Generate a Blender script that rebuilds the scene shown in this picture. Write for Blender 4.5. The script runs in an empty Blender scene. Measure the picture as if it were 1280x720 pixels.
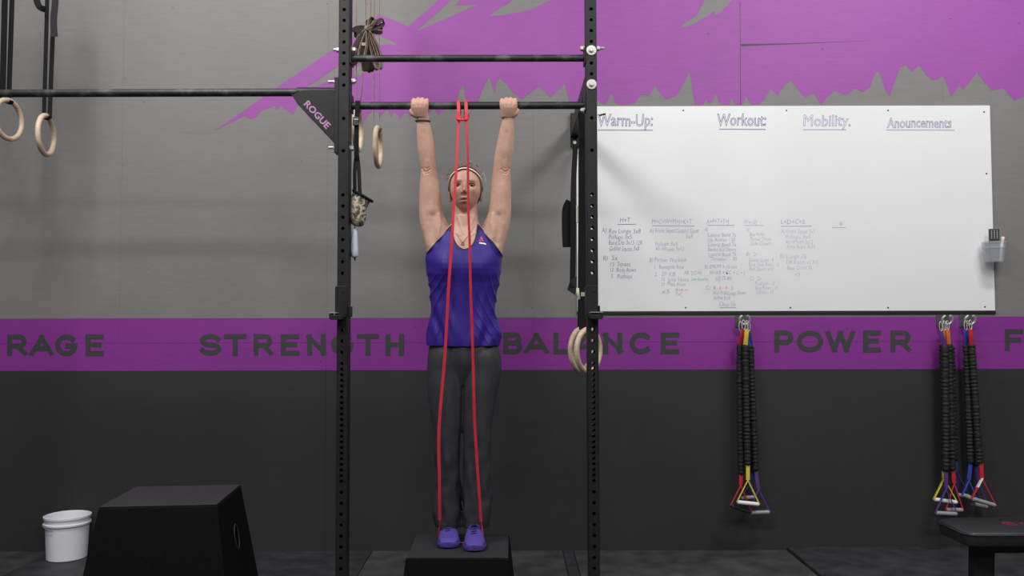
import bpy, bmesh, math, random
import numpy as np
from mathutils import Vector, Matrix
from mathutils import noise as mnoise

random.seed(7)
C = bpy.context.scene.collection
SC = bpy.context.scene

# ------------------------------------------------------------------ camera
F = 1070.0                      # focal length in pixels of the 1280x720 frame
PITCH = math.atan(45.0 / F)
ROLL = math.radians(0.12)
CAMZ = 1.333
_r0 = Vector((1, 0, 0)); _f = Vector((0, math.cos(PITCH), math.sin(PITCH)))
_u0 = Vector((0, -math.sin(PITCH), math.cos(PITCH)))
_r = _r0 * math.cos(ROLL) - _u0 * math.sin(ROLL)
_u = _u0 * math.cos(ROLL) + _r0 * math.sin(ROLL)
cam = bpy.data.cameras.new('camera'); cam.sensor_width = 36; cam.lens = F / 1280 * 36
camo = bpy.data.objects.new('camera', cam); C.objects.link(camo)
m = Matrix.Identity(4)
for i in range(3):
    m[i][0] = _r[i]; m[i][1] = _u[i]; m[i][2] = -_f[i]
m[2][3] = CAMZ
camo.matrix_world = m
cam.clip_start = 0.05; cam.clip_end = 60
SC.camera = camo

def P(px, py, D):
    """point at distance y = D seen at a pixel"""
    d = _f + _r * ((px - 640) / F) - _u * ((py - 360) / F)
    return Vector((0, 0, CAMZ)) + d * (D / d.y)

# ------------------------------------------------------------------ light
SC.view_settings.view_transform = 'Standard'; SC.view_settings.look = 'None'
SC.view_settings.gamma = 1.0; SC.view_settings.use_curve_mapping = False
SC.view_settings.exposure = 0.0
w = bpy.data.worlds.new('gym_interior'); SC.world = w; w.use_nodes = True
bg = w.node_tree.nodes['Background']
bg.inputs[0].default_value = (0.86, 0.92, 1.0, 1); bg.inputs[1].default_value = 0.10

def area(name, loc, target, sx, sy, watts, col=(1, 0.985, 0.97)):
    l = bpy.data.lights.new(name, 'AREA'); l.shape = 'RECTANGLE'; l.size = sx; l.size_y = sy
    l.energy = watts; l.color = col
    o = bpy.data.objects.new(name, l); C.objects.link(o); o.location = loc
    o.rotation_euler = (Vector(target) - Vector(loc)).to_track_quat('-Z', 'Y').to_euler()
    return o
# rows of ceiling lights: one near the wall, two further back over the gym floor
for lx, ly, wt in ((-2.0, 2.65, 92), (2.7, 2.65, 86), (-2.3, 0.3, 56), (2.3, 0.3, 56), (0.0, 0.3, 40), (-2.3, -2.4, 40), (2.3, -2.4, 40)):
    area('ceiling_light', (lx, ly, 4.75), (lx * .9, max(ly + 2.0, 3.0), 0.4), 1.3, 0.35, wt)

# ------------------------------------------------------------------ materials
def lin(c):
    return tuple(((x / 255.0) / 12.92 if x / 255.0 <= 0.04045 else ((x / 255.0 + 0.055) / 1.055) ** 2.4) for x in c)

def mat(name, col, rough=0.6, metal=0.0, var=0.0, vscale=20.0, bump=0.0, bscale=150.0, spec=0.5, attr=None, stretch=None, alpha=None, trans=0.0):
    """procedural principled material, colour in linear rgb"""
    M = bpy.data.materials.new(name); M.use_nodes = True
    nt = M.node_tree; N = nt.nodes; L = nt.links
    b = N['Principled BSDF']
    b.inputs['Roughness'].default_value = rough; b.inputs['Metallic'].default_value = metal
    b.inputs['Specular IOR Level'].default_value = spec
    b.inputs['Base Color'].default_value = (*col, 1)
    if trans: b.inputs['Transmission Weight'].default_value = trans
    if alpha is not None: b.inputs['Alpha'].default_value = alpha
    g = N.new('ShaderNodeNewGeometry')
    vec = g.outputs['Position']
    if stretch:
        mp = N.new('ShaderNodeMapping'); mp.inputs['Scale'].default_value = stretch
        L.new(vec, mp.inputs[0]); vec = mp.outputs[0]
    src = None
    if attr:
        a = N.new('ShaderNodeAttribute'); a.attribute_name = attr; src = a.outputs['Color']
        L.new(src, b.inputs['Base Color'])
    if var:
        n = N.new('ShaderNodeTexNoise'); n.inputs['Scale'].default_value = vscale; n.inputs['Detail'].default_value = 5
        L.new(vec, n.inputs['Vector'])
        mr = N.new('ShaderNodeMapRange'); mr.inputs[1].default_value = 0.3; mr.inputs[2].default_value = 0.7
        mr.inputs[3].default_value = 1 - var; mr.inputs[4].default_value = 1 + var
        L.new(n.outputs['Fac'], mr.inputs[0])
        vm = N.new('ShaderNodeVectorMath'); vm.operation = 'SCALE'
        if src is not None: L.new(src, vm.inputs[0])
        else: vm.inputs[0].default_value = col
        L.new(mr.outputs[0], vm.inputs['Scale']); L.new(vm.outputs[0], b.inputs['Base Color'])
    if bump:
        n2 = N.new('ShaderNodeTexNoise'); n2.inputs['Scale'].default_value = bscale; n2.inputs['Detail'].default_value = 3
        L.new(vec, n2.inputs['Vector'])
        bp = N.new('ShaderNodeBump'); bp.inputs['Strength'].default_value = bump; bp.inputs['Distance'].default_value = 0.004
        L.new(n2.outputs['Fac'], bp.inputs['Height']); L.new(bp.outputs[0], b.inputs['Normal'])
    return M

def wall_paint(name, bands):
    """painted plywood. bands = list of (z lower limit, colour) from bottom to top"""
    M = bpy.data.materials.new(name); M.use_nodes = True
    nt = M.node_tree; N = nt.nodes; L = nt.links; b = N['Principled BSDF']
    b.inputs['Roughness'].default_value = 0.55; b.inputs['Specular IOR Level'].default_value = 0.3
    g = N.new('ShaderNodeNewGeometry'); sx = N.new('ShaderNodeSeparateXYZ'); L.new(g.outputs['Position'], sx.inputs[0])
    prev = None
    for z, c in bands:
        if prev is None:
            rgb = N.new('ShaderNodeRGB'); rgb.outputs[0].default_value = (*c, 1); prev = rgb.outputs[0]; continue
        gt = N.new('ShaderNodeMath'); gt.operation = 'GREATER_THAN'; gt.inputs[1].default_value = z
        L.new(sx.outputs['Z'], gt.inputs[0])
        mx = N.new('ShaderNodeMix'); mx.data_type = 'RGBA'
        L.new(gt.outputs[0], mx.inputs[0]); L.new(prev, mx.inputs[6]); mx.inputs[7].default_value = (*c, 1); prev = mx.outputs[2]
    # roller marks and long grain of the plywood
    mp = N.new('ShaderNodeMapping'); mp.inputs['Scale'].default_value = (1.6, 1, 14); L.new(g.outputs['Position'], mp.inputs[0])
    n = N.new('ShaderNodeTexNoise'); n.inputs['Scale'].default_value = 6; n.inputs['Detail'].default_value = 6; L.new(mp.outputs[0], n.inputs['Vector'])
    n3 = N.new('ShaderNodeTexNoise'); n3.inputs['Scale'].default_value = 1.3; n3.inputs['Detail'].default_value = 3; L.new(g.outputs['Position'], n3.inputs['Vector'])
    ad = N.new('ShaderNodeMath'); ad.operation = 'ADD'; L.new(n.outputs['Fac'], ad.inputs[0]); L.new(n3.outputs['Fac'], ad.inputs[1])
    mr = N.new('ShaderNodeMapRange'); mr.inputs[1].default_value = 0.6; mr.inputs[2].default_value = 1.4; mr.inputs[3].default_value = 0.92; mr.inputs[4].default_value = 1.08
    L.new(ad.outputs[0], mr.inputs[0])
    # knots and plugged holes: sparse small dark specks
    mp2 = N.new('ShaderNodeMapping'); mp2.inputs['Scale'].default_value = (1.0, 0.0, 1.5); L.new(g.outputs['Position'], mp2.inputs[0])
    vo = N.new('ShaderNodeTexVoronoi'); vo.inputs['Scale'].default_value = 7.5; L.new(mp2.outputs[0], vo.inputs['Vector'])
    lt = N.new('ShaderNodeMath'); lt.operation = 'LESS_THAN'; lt.inputs[1].default_value = 0.038; L.new(vo.outputs['Distance'], lt.inputs[0])
    sc = N.new('ShaderNodeSeparateColor'); L.new(vo.outputs['Color'], sc.inputs[0])
    gt2 = N.new('ShaderNodeMath'); gt2.operation = 'GREATER_THAN'; gt2.inputs[1].default_value = 0.55; L.new(sc.outputs[0], gt2.inputs[0])
    mu = N.new('ShaderNodeMath'); mu.operation = 'MULTIPLY'; L.new(lt.outputs[0], mu.inputs[0]); L.new(gt2.outputs[0], mu.inputs[1])
    sb = N.new('ShaderNodeMath'); sb.operation = 'MULTIPLY_ADD'; L.new(mu.outputs[0], sb.inputs[0]); sb.inputs[1].default_value = -0.6; sb.inputs[2].default_value = 1.0
    mm = N.new('ShaderNodeMath'); mm.operation = 'MULTIPLY'; L.new(mr.outputs[0], mm.inputs[0]); L.new(sb.outputs[0], mm.inputs[1])
    vm = N.new('ShaderNodeVectorMath'); vm.operation = 'SCALE'; L.new(prev, vm.inputs[0]); L.new(mm.outputs[0], vm.inputs['Scale'])
    L.new(vm.outputs[0], b.inputs['Base Color'])
    mp3 = N.new('ShaderNodeMapping'); mp3.inputs['Scale'].default_value = (12, 12, 60); L.new(g.outputs['Position'], mp3.inputs[0])
    n4 = N.new('ShaderNodeTexNoise'); n4.inputs['Scale'].default_value = 2.5; n4.inputs['Detail'].default_value = 6; L.new(mp3.outputs[0], n4.inputs['Vector'])
    bp = N.new('ShaderNodeBump'); bp.inputs['Strength'].default_value = 0.10; bp.inputs['Distance'].default_value = 0.004
    L.new(n4.outputs['Fac'], bp.inputs['Height']); L.new(bp.outputs[0], b.inputs['Normal'])
    return M

GREY = (0.203, 0.196, 0.192); CHAR = (0.034, 0.034, 0.0355)
STRIPE = (0.232, 0.033, 0.270); MURAL = (0.308, 0.077, 0.340)
Z_STR0, Z_STR1 = 1.064, 1.371
M_WALL = wall_paint('painted_plywood', [(0, CHAR), (Z_STR0, STRIPE), (Z_STR1, GREY)])
M_MURAL = wall_paint('mural_paint', [(0, MURAL)])
M_LETTER = wall_paint('letter_paint', [(0, (0.050, 0.052, 0.052))])
M_MAT = mat('rubber_mat', (0.030, 0.030, 0.034), 0.55, var=0.45, vscale=9, bump=0.3, bscale=400)
M_MAT2 = mat('dusty_rubber_mat', (0.048, 0.047, 0.049), 0.6, var=0.45, vscale=7, bump=0.3, bscale=400)
M_FLOOR = mat('concrete', (0.06, 0.06, 0.06), 0.8, var=0.2)
M_STEEL = mat('black_powder_coat', (0.013, 0.013, 0.0145), 0.45, var=0.25, vscale=30, bump=0.12, bscale=500, spec=.3)
M_BAR = mat('chalked_black_bar', (0.030, 0.030, 0.031), 0.5, var=0.75, vscale=16, bump=0.12, bscale=400)
def chalk(M, dark, pale, lo, hi, scale):
    # worn patches of chalk over the black coating
    N = M.node_tree.nodes; L = M.node_tree.links; b = N['Principled BSDF']
    g = N.new('ShaderNodeNewGeometry'); n = N.new('ShaderNodeTexNoise'); n.inputs['Scale'].default_value = scale; n.inputs['Detail'].default_value = 8; n.inputs['Roughness'].default_value = .7
    L.new(g.outputs['Position'], n.inputs['Vector']); r = N.new('ShaderNodeValToRGB'); L.new(n.outputs['Fac'], r.inputs[0])
    r.color_ramp.elements[0].position = lo; r.color_ramp.elements[0].color = (*dark, 1); r.color_ramp.elements[1].position = hi; r.color_ramp.elements[1].color = (*pale, 1)
    L.new(r.outputs[0], b.inputs['Base Color'])
chalk(M_BAR, (.013, .013, .0135), (.17, .17, .165), .5, .78, 7)
M_ZINC = mat('zinc', (0.55, 0.55, 0.51), 0.38, 0.6, var=0.1, vscale=60)
M_BOARD = mat('whiteboard_gloss', (0.80, 0.80, 0.815), 0.28, var=0.012, vscale=3, spec=0.35)
M_WOOD = mat('birch_ring', (0.60, 0.47, 0.33), 0.45, var=0.14, vscale=25, stretch=(1, 1, 6))
M_WEB = mat('black_webbing', (0.007, 0.007, 0.0075), 0.8, bump=0.4, bscale=700, spec=.2)
M_WEBG = mat('grey_black_webbing', (0.022, 0.022, 0.024), 0.75, bump=0.4, bscale=700, spec=.2)
M_TAN = mat('tan_webbing', (0.26, 0.195, 0.15), 0.8, var=0.35, vscale=45, bump=0.4, bscale=700)
M_TAND = mat('dark_brown_webbing', (0.05, 0.037, 0.03), 0.8, var=0.3, vscale=45, bump=0.4, bscale=700)
M_BLACK = mat('plain_black', (0.012, 0.012, 0.012), 0.5, var=0.1)
M_PLYO = mat('black_textured_box', (0.0038, 0.0038, 0.004), 0.75, var=0.4, vscale=160, bump=0.35, bscale=260, spec=.1)
M_HOLE = mat('box_inside', (0.006, 0.006, 0.006), 0.9, var=0.1)
M_PLASTIC = mat('white_plastic', (0.80, 0.81, 0.85), 0.35, var=0.02, vscale=8)
M_VINYL = mat('black_vinyl', (0.016, 0.016, 0.018), 0.35, var=0.15, vscale=40, bump=0.25, bscale=420)
M_RED = mat('red_print', (0.30, 0.012, 0.03), 0.5, var=0.1)
M_BAND = mat('red_latex', (0.62, 0.028, 0.045), 0.42, var=0.10, vscale=25)
M_MARK = mat('violet_marker', (0.36, 0.33, 0.50), 0.5, var=0.12, vscale=30)
M_MARKD = mat('dark_violet_marker', (0.17, 0.15, 0.33), 0.5, var=0.12, vscale=30)
M_MARKF = mat('faint_violet_marker', (0.50, 0.48, 0.58), 0.5, var=0.10, vscale=30)
M_MARKG = mat('green_marker', (0.20, 0.50, 0.42), 0.5, var=0.1, vscale=30)
M_MARKR = mat('red_marker', (0.58, 0.22, 0.20), 0.5, var=0.1, vscale=30)
M_SLEEVE = mat('black_nylon_sleeve', (0.009, 0.009, 0.009), 0.7, var=0.4, vscale=120, bump=0.4, bscale=500)
M_GRIP = mat('grey_grip', (0.30, 0.30, 0.32), 0.4, var=0.1)
STRAPC = {'red': (0.50, 0.012, 0.02), 'yellow': (0.62, 0.50, 0.03), 'purple': (0.075, 0.028, 0.20),
          'blue': (0.02, 0.05, 0.36), 'orange': (0.62, 0.14, 0.02), 'navy': (0.012, 0.022, 0.13)}
M_STRAP = {k: mat(k + '_strap', c, 0.6, var=0.15, vscale=80) for k, c in STRAPC.items()}

# ------------------------------------------------------------------ helpers
class MB:
    def __init__(s): s.v = []; s.f = []
    def add(s, vs, fs):
        o = len(s.v); s.v += [tuple(p) for p in vs]; s.f += [tuple(i + o for i in f) for f in fs]
    def box(s, x0, x1, y0, y1, z0, z1):
        s.add([(x0, y0, z0), (x1, y0, z0), (x1, y1, z0), (x0, y1, z0), (x0, y0, z1), (x1, y0, z1), (x1, y1, z1), (x0, y1, z1)],
              [(3, 2, 1, 0), (4, 5, 6, 7), (0, 1, 5, 4), (1, 2, 6, 5), (2, 3, 7, 6), (3, 0, 4, 7)])
    def tube(s, pts, r, n=10, closed=False, flat=None):
        """swept round tube; r a number or a list; flat = (width vector, half width, half thickness) gives a ribbon"""
        pts = [Vector(p) for p in pts]; k = len(pts)
        rs = r if isinstance(r, (list, tuple)) else [r] * k
        ref = None; rings = []
        for i, p in enumerate(pts):
            if closed: t = pts[(i + 1) % k] - pts[i - 1]
            else: t = pts[min(i + 1, k - 1)] - pts[max(i - 1, 0)]
            t.normalize()
            if ref is None:
                ref = Vector((0, 0, 1)) if abs(t.z) < 0.9 else Vector((1, 0, 0))
            a = (ref - t * ref.dot(t)).normalized(); bb = t.cross(a); ref = a
            rings.append([p + a * (rs[i] * math.cos(2 * math.pi * j / n)) + bb * (rs[i] * math.sin(2 * math.pi * j / n)) for j in range(n)])
        s.loft(rings, closed)
    def loft(s, rings, closed=False, cap=True):
        o = len(s.v); n = len(rings[0]); k = len(rings)
        for rg in rings: s.v += [tuple(p) for p in rg]
        for i in range(k if closed else k - 1):
            i2 = (i + 1) % k
            for j in range(n):
                j2 = (j + 1) % n
                s.f.append((o + i * n + j, o + i * n + j2, o + i2 * n + j2, o + i2 * n + j))
        if cap and not closed:
            for i, flip in ((0, True), (k - 1, False)):
                c = len(s.v); s.v.append(tuple(sum((Vector(p) for p in rings[i]), Vector()) / n))
                for j in range(n):
                    j2 = (j + 1) % n
                    a, bb = o + i * n + j, o + i * n + j2
                    s.f.append((bb, a, c) if flip else (a, bb, c))
    def ribbon(s, pts, wv, w, t=0.0025):
        pts = [Vector(p) for p in pts]; k = len(pts); rings = []
        wvs = wv if isinstance(wv, list) else [wv] * k
        for i, p in enumerate(pts):
            tg = (pts[min(i + 1, k - 1)] - pts[max(i - 1, 0)]).normalized()
            a = Vector(wvs[i]); a = (a - tg * a.dot(tg)).normalized(); nn = tg.cross(a)
            rings.append([p + a * w / 2 + nn * t / 2, p - a * w / 2 + nn * t / 2, p - a * w / 2 - nn * t / 2, p + a * w / 2 - nn * t / 2])
        s.loft(rings)
    def cyl(s, p0, p1, r0, r1=None, n=16):
        r1 = r0 if r1 is None else r1
        s.tube([p0, p1], [r0, r1], n)
    def prism(s, poly, d):
        """poly: list of points (any plane), extruded by vector d"""
        n = len(poly); a = [Vector(p) for p in poly]; b = [p + Vector(d) for p in a]
        s.add(a + b, [tuple(range(n))[::-1], tuple(range(n, 2 * n))] + [(i, (i + 1) % n, (i + 1) % n + n, i + n) for i in range(n)])
    def lathe(s, prof, c, n=32):
        rings = [[(c[0] + r * math.cos(2 * math.pi * j / n), c[1] + r * math.sin(2 * math.pi * j / n), c[2] + z) for j in range(n)] for r, z in prof]
        s.loft(rings)
    def build(s, name, material, parent=None, smooth=False, bevel=0, origin=None, seg=2, fix=True):
        me = bpy.data.meshes.new(name)
        o = Vector((0, 0, 0)) if parent is None else root_loc(parent)
        if origin is not None: o = Vector(origin)
        me.from_pydata([tuple(Vector(p) - o) for p in s.v], [], s.f)
        if fix:
            bm = bmesh.new(); bm.from_mesh(me)
            bmesh.ops.remove_doubles(bm, verts=bm.verts, dist=1e-6)
            bmesh.ops.recalc_face_normals(bm, faces=bm.faces); bm.to_mesh(me); bm.free()
        me.materials.append(material)
        if smooth:
            for p in me.polygons: p.use_smooth = True
        ob = bpy.data.objects.new(name, me); C.objects.link(ob)
        if parent is None: ob.location = o
        else: ob.parent = parent
        if bevel:
            bv = ob.modifiers.new('bevel', 'BEVEL'); bv.width = bevel; bv.segments = seg; bv.limit_method = 'ANGLE'; bv.angle_limit = math.radians(40)
            bv.harden_normals = False
        if smooth and bevel == 0:
            try: me.set_sharp_from_angle(angle=math.radians(50))
            except Exception: pass
        return ob

def root_loc(o):
    while o.parent is not None: o = o.parent
    return Vector(o.location)

def thing(name, loc, label, cat, group=None):
    o = bpy.data.objects.new(name, None); C.objects.link(o); o.location = loc; o.empty_display_size = 0.05
    tag(o, label, cat, group); return o
def tag(o, label, cat, group=None):
    o['label'] = label; o['category'] = cat
    if group: o['group'] = group
    return o
def struct(o): o['kind'] = 'structure'; return o

def ellring(c, ax, ay, n=16):
    return [c + ax * math.cos(2 * math.pi * j / n) + ay * math.sin(2 * math.pi * j / n) for j in range(n)]

def catmull(pts, m=6):
    pts = [Vector(p) for p in pts]; out = []
    for i in range(len(pts) - 1):
        p0 = pts[max(i - 1, 0)]; p1 = pts[i]; p2 = pts[i + 1]; p3 = pts[min(i + 2, len(pts) - 1)]
        for k in range(m):
            t = k / m
            out.append(0.5 * ((2 * p1) + (p2 - p0) * t + (2 * p0 - 5 * p1 + 4 * p2 - p3) * t * t + (3 * p1 - p0 - 3 * p2 + p3) * t ** 3))
    out.append(pts[-1]); return out

# ------------------------------------------------------------------ room shell
WALL = 5.04
FZ = 0.017                              # top of the rubber mats
mb = MB(); mb.box(-5.2, 5.2, WALL + 0.012, WALL + 0.16, -0.02, 5.0)
wall = struct(mb.build('wall_back', M_WALL))
wall['label'] = 'grey plywood gym wall with purple mural and a lettered purple stripe'
def panels(xs, z0, z1, gap):
    for a, b in zip(xs[:-1], xs[1:]):
        q = MB(); q.box(a + gap / 2, b - gap / 2, WALL, WALL + 0.012, z0 + 0.0006, z1 - 0.0006)
        q.build('plywood_panel', M_WALL, wall)
S = 1.2192
panels([-5.2, 1.346 - 5 * S, 1.346 - 4 * S, 1.346 - 3 * S, 1.346 - 2 * S, 1.346 - S, 1.346, 1.346 + S, 1.346 + 2 * S, 5.2], 1.225, 3.66, 0.0005)
panels([-5.2, 1.346 - 5 * S, 1.346 - 4 * S, 1.346 - 3 * S, 1.346 - 2 * S, 1.346 - S, 1.346, 1.346 + S, 1.346 + 2 * S, 5.2], 3.66, 5.0, 0.0005)
panels([-5.2, 1.346 - 4 * S, 1.346 - 2 * S, 1.346, 1.346 + 2 * S, 5.2], 0.0, 1.225, 0.0008)

# ---- mural: one painted shape with unpainted wedges
def W(px, py, off=0.0008): return P(px, py, WALL - off)
outer = [(267, 163.5), (285, 152), (319, 128), (344.5, 110), (384, 84), (424, 56), (441, 46), (456, 31), (473, 18), (492, 25), (510, 33), (530, 16), (548, 0), (600, -45),
         (1290, -45), (1420, -45), (1420, 118), (1300, 112), (1290, 122), (1280, 120), (1268, 125.5), (1254, 110), (1240, 113), (1231, 104), (1221.6, 90), (1211, 104), (1204, 112), (1199, 107), (1189, 121), (1186, 112), (1179, 94.5), (1172, 99),
         (1165, 100), (1156, 91), (1149, 81.5), (1140, 90), (1132, 81), (1125, 84), (1117, 107), (1112, 120), (1107, 113), (1103, 100), (1098, 89), (1093, 93), (1088, 108), (1079, 115), (1069, 110), (1057, 119),
         (1043, 113), (1034, 122), (1026, 131), (1017, 115), (1007, 122), (998, 112), (988, 100), (980, 108), (972, 119), (964, 111), (957, 122), (950, 130), (940, 131), (937, 127), (933, 120), (928, 131), (919, 131), (915, 123),
         (911, 131), (902, 131), (898, 126), (895, 117), (890, 128), (886, 130), (883, 124), (879, 131), (869, 131), (866, 115), (864, 99), (861, 88), (858, 99), (855, 104), (850, 112), (845, 120), (832, 124), (826, 117),
         (819, 107), (814, 116), (810, 120), (803, 118), (796, 124), (794, 129), (778, 131), (769, 129), (765, 116), (760, 125), (756, 131), (748, 126), (735, 112), (727, 124), (718.5, 137), (711, 124), (706, 105), (697, 113),
         (688, 122), (681, 114), (673.6, 108), (664, 115), (652, 124), (641, 115), (633, 105), (625, 98), (621, 101), (619.7, 110), (618.6, 118.6), (616, 110), (611.7, 96), (607, 104), (602, 115), (598, 126), (592, 130), (590, 140),
         (585, 133), (581, 118.6), (579.4, 106), (576, 110), (574.7, 113), (571, 127.5), (566, 140), (560, 130), (553, 138), (548, 145), (542, 135), (530, 150), (520, 138), (512.7, 147), (507, 138), (500.4, 149), (493, 138), (489, 147),
         (484, 136), (476, 145), (470, 138), (462, 141), (454.5, 153), (447, 145), (438, 150), (425, 135), (412, 145), (402, 138), (392, 154), (386, 147), (373.5, 129), (366, 143), (357, 137), (350.6, 131.5), (346, 138), (343, 132), (326, 139), (320, 147), (314, 149), (306, 144.5)]
holes = [[(383, 109), (404, 96), (426, 80), (440, 72), (452, 60), (446, 76), (424, 93), (398, 107)],
         [(452, 45), (476, 45), (488, 50), (498, 55.7), (470, 56), (446, 56)],
         [(443, 83), (454, 81), (456, 90), (449, 95), (442, 93)],
         [(520, 39), (542, 20), (564, 0), (572, -8), (576, -2), (569, 6.5), (598, 5), (560, 22)],
         [(611, 20), (622, 12), (636, 3.5), (648, -8), (690, -8), (688, 0), (663, 12.5), (630, 18.7)],
         [(848.6, 34.5), (860, 26), (871, 19), (876, 9), (881, 0), (884, -10), (925, -10), (914, 0), (907, 9), (900, 15.5), (893, 19), (894, 13), (884, 20), (874, 26), (862, 32)]]
from mathutils.geometry import tessellate_polygon
def flat_shape(loops, name, material, parent, off=0.0008):
    polys = [[W(x, y, off) for x, y in lp] for lp in loops]
    fl = [p for lp in polys for p in lp]
    tris = tessellate_polygon([[Vector((p.x, p.z, 0)) for p in lp] for lp in polys])
    q = MB(); q.add(fl, [tuple(t) for t in tris])
    ob = q.build(name, material, parent)
    if len(ob.data.polygons) and ob.data.polygons[0].normal.y > 0: ob.data.flip_normals()
    return ob
flat_shape([outer] + holes, 'mural', M_MURAL, wall)

# ---- lettering of the stripe, single stroke capitals
def arc(cx, cy, rx, ry, a0, a1, n=14):
    return [(cx + rx * math.cos(math.radians(a0 + (a1 - a0) * i / n)), cy + ry * math.sin(math.radians(a0 + (a1 - a0) * i / n))) for i in range(n + 1)]
def oval(a0, a1, n=22): return arc(.5, .5, .5, .5, a0, a1, n)
GL = {'A': [[(0, 0), (.5, 1)], [(.5, 1), (1, 0)], [(.2, .30), (.8, .30)]],
      'B': [[(0.05, 0), (0.05, 1)], [(0.05, 1), (.6, 1)] + arc(.62, .76, .3, .24, 90, -90) + [(.05, .52)], [(.6, .52)] + arc(.66, .26, .32, .26, 90, -90) + [(.05, 0)]],
      'C': [oval(48, 312)], 'E': [[(1, 1), (.05, 1), (.05, 0), (1, 0)], [(.05, .52), (.85, .52)]],
      'F': [[(1, 1), (.05, 1), (.05, 0)], [(.05, .5), (.85, .5)]],
      'G': [oval(48, 330) + [(.98, .46), (.58, .46)]], 'H': [[(.05, 0), (.05, 1)], [(.95, 0), (.95, 1)], [(.05, .5), (.95, .5)]],
      'L': [[(.05, 1), (.05, 0), (1, 0)]], 'N': [[(.05, 0), (.05, 1)], [(.0, 1), (1, 0)], [(.95, 0), (.95, 1)]], 'O': [oval(0, 360)],
      'P': [[(.05, 0), (.05, 1), (.62, 1)] + arc(.64, .72, .34, .28, 90, -90) + [(.05, .44)]],
      'R': [[(.05, 0), (.05, 1), (.62, 1)] + arc(.64, .73, .32, .27, 90, -90) + [(.05, .46)], [(.55, .46), (1, 0)]],
      'S': [arc(.5, .75, .46, .25, 20, 270, 16)[:-1] + arc(.5, .25, .48, .25, 90, -160, 16)],
      'T': [[(0, 1), (1, 1)], [(.5, 1), (.5, 0)]], 'W': [[(0, 1), (.26, 0)], [(.26, 0), (.5, 1)], [(.5, 1), (.74, 0)], [(.74, 0), (1, 1)]]}
def stroke_word(cells, ytop, ybot, th, name):
    """cells = (glyph, px left, px right); strokes are kept inside the cell"""
    q = MB(); lay = 0
    for g, x0, x1 in cells:
        for pl in GL[g]:
            lay = (lay + 1) % 4
            pts = [W(x0 + th / 2 + (x1 - x0 - th) * u, ybot - th / 2 - (ybot - ytop - th) * v, .0006 + .0003 * lay) for u, v in pl]
            h = th / 2 * WALL / F; k = len(pts)
            closed = (pts[0] - pts[-1]).length < 1e-4
            L_ = []; R_ = []
            for i, p in enumerate(pts):
                a = pts[i - 1] if i else (pts[-2] if closed else None); b = pts[i + 1] if i < k - 1 else (pts[1] if closed else None)
                d1 = (p - a).normalized() if a is not None else None; d2 = (b - p).normalized() if b is not None else None
                ext = Vector()
                if d1 is None: d1 = d2; ext = -d2 * h
                if d2 is None: d2 = d1; ext = d1 * h
                n1 = Vector((-d1.z, 0, d1.x)); n2 = Vector((-d2.z, 0, d2.x)); n = (n1 + n2).normalized()
                s = min(h / max(n.dot(n1), 0.2), h * 1.9)
                dp = Vector((0, -.00001 * i, 0)); zt_ = W(x0, ytop).z; zb_ = W(x0, ybot).z
                A_ = p + n * s + ext + dp; B_ = p - n * s + ext + dp
                for q_ in (A_, B_): q_.z = min(max(q_.z, zb_), zt_)
                L_.append(A_); R_.append(B_)
            q.add(L_ + R_, [(i, i + 1, k + i + 1, k + i) for i in range(k - 1)])
    ob = q.build(name, M_LETTER, wall, fix=False)
    return ob
def word(txt, spans, ytop, ybot):
    stroke_word([(c, a, b) for c, (a, b) in zip(txt, spans)], ytop, ybot, 6.2, 'painted_word')
word('RAGE', [(8, 34), (37, 67), (69, 97), (106, 129.5)], 418, 445)
word('STRENGTH', [(249, 277), (280, 308), (316, 341), (350, 374), (383, 408), (414, 442), (446, 474), (481, 506)], 417.5, 444.5)
word('BALANCE', [(628, 653), (655, 686), (691, 714), (716, 747), (753, 779), (787, 816), (825, 849)], 415.5, 442.5)
word('POWER', [(967, 992), (996, 1029), (1032, 1069), (1078, 1101), (1112, 1139)], 413, 440.5)
word('F', [(1255, 1279)], 411.5, 438.5)
# split in the plywood above the whiteboard
q = MB(); q.add([W(926, 55, .001), W(985, 54.2, .001), W(1093, 50.6, .001), W(985, 55.6, .001), W(940, 57.2, .001), W(926, 58, .001)], [(0, 1, 2, 3, 4, 5)]); q.build('plywood_split', M_BLACK, wall)
q = MB(); q.add([W(924.6, 2, .001), W(925.4, 2, .001), W(926.2, 131, .001), W(925.4, 131, .001)], [(0, 1, 2, 3)]); q.build('plywood_split', M_BLACK, wall)

# ---- floor
q = MB(); q.box(-5.2, 5.2, -2.0, WALL + 0.16, -0.12, -0.02); floor = struct(q.build('floor', M_FLOOR))
floor['label'] = 'gym floor covered in black rubber mats'
def fmat(x0, x1, y0, y1, top, material):
    q = MB(); q.box(x0 + .0015, x1 - .0015, y0 + .0015, y1 - .0015, -0.02, top)
    q.build('rubber_mat', material, floor, bevel=0.003, seg=1)
for (x0, x1, t, mm_) in [(-5.2, -4.52, 0, M_MAT), (-4.52, -2.69, .0, M_MAT2), (-2.69, -.815, 0, M_MAT), (-.815, .292, .0, M_MAT2), (.292, .354, .001, M_MAT), (.354, 1.595, 0, M_MAT2), (1.595, 3.42, .018, M_MAT), (3.42, 5.2, .018, M_MAT)]:
    for y0, y1 in ((3.79, WALL), (2.57, 3.79), (1.35, 2.57), (0.13, 1.35)):
        fmat(x0, x1, y0, y1, t + FZ, mm_)

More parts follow.
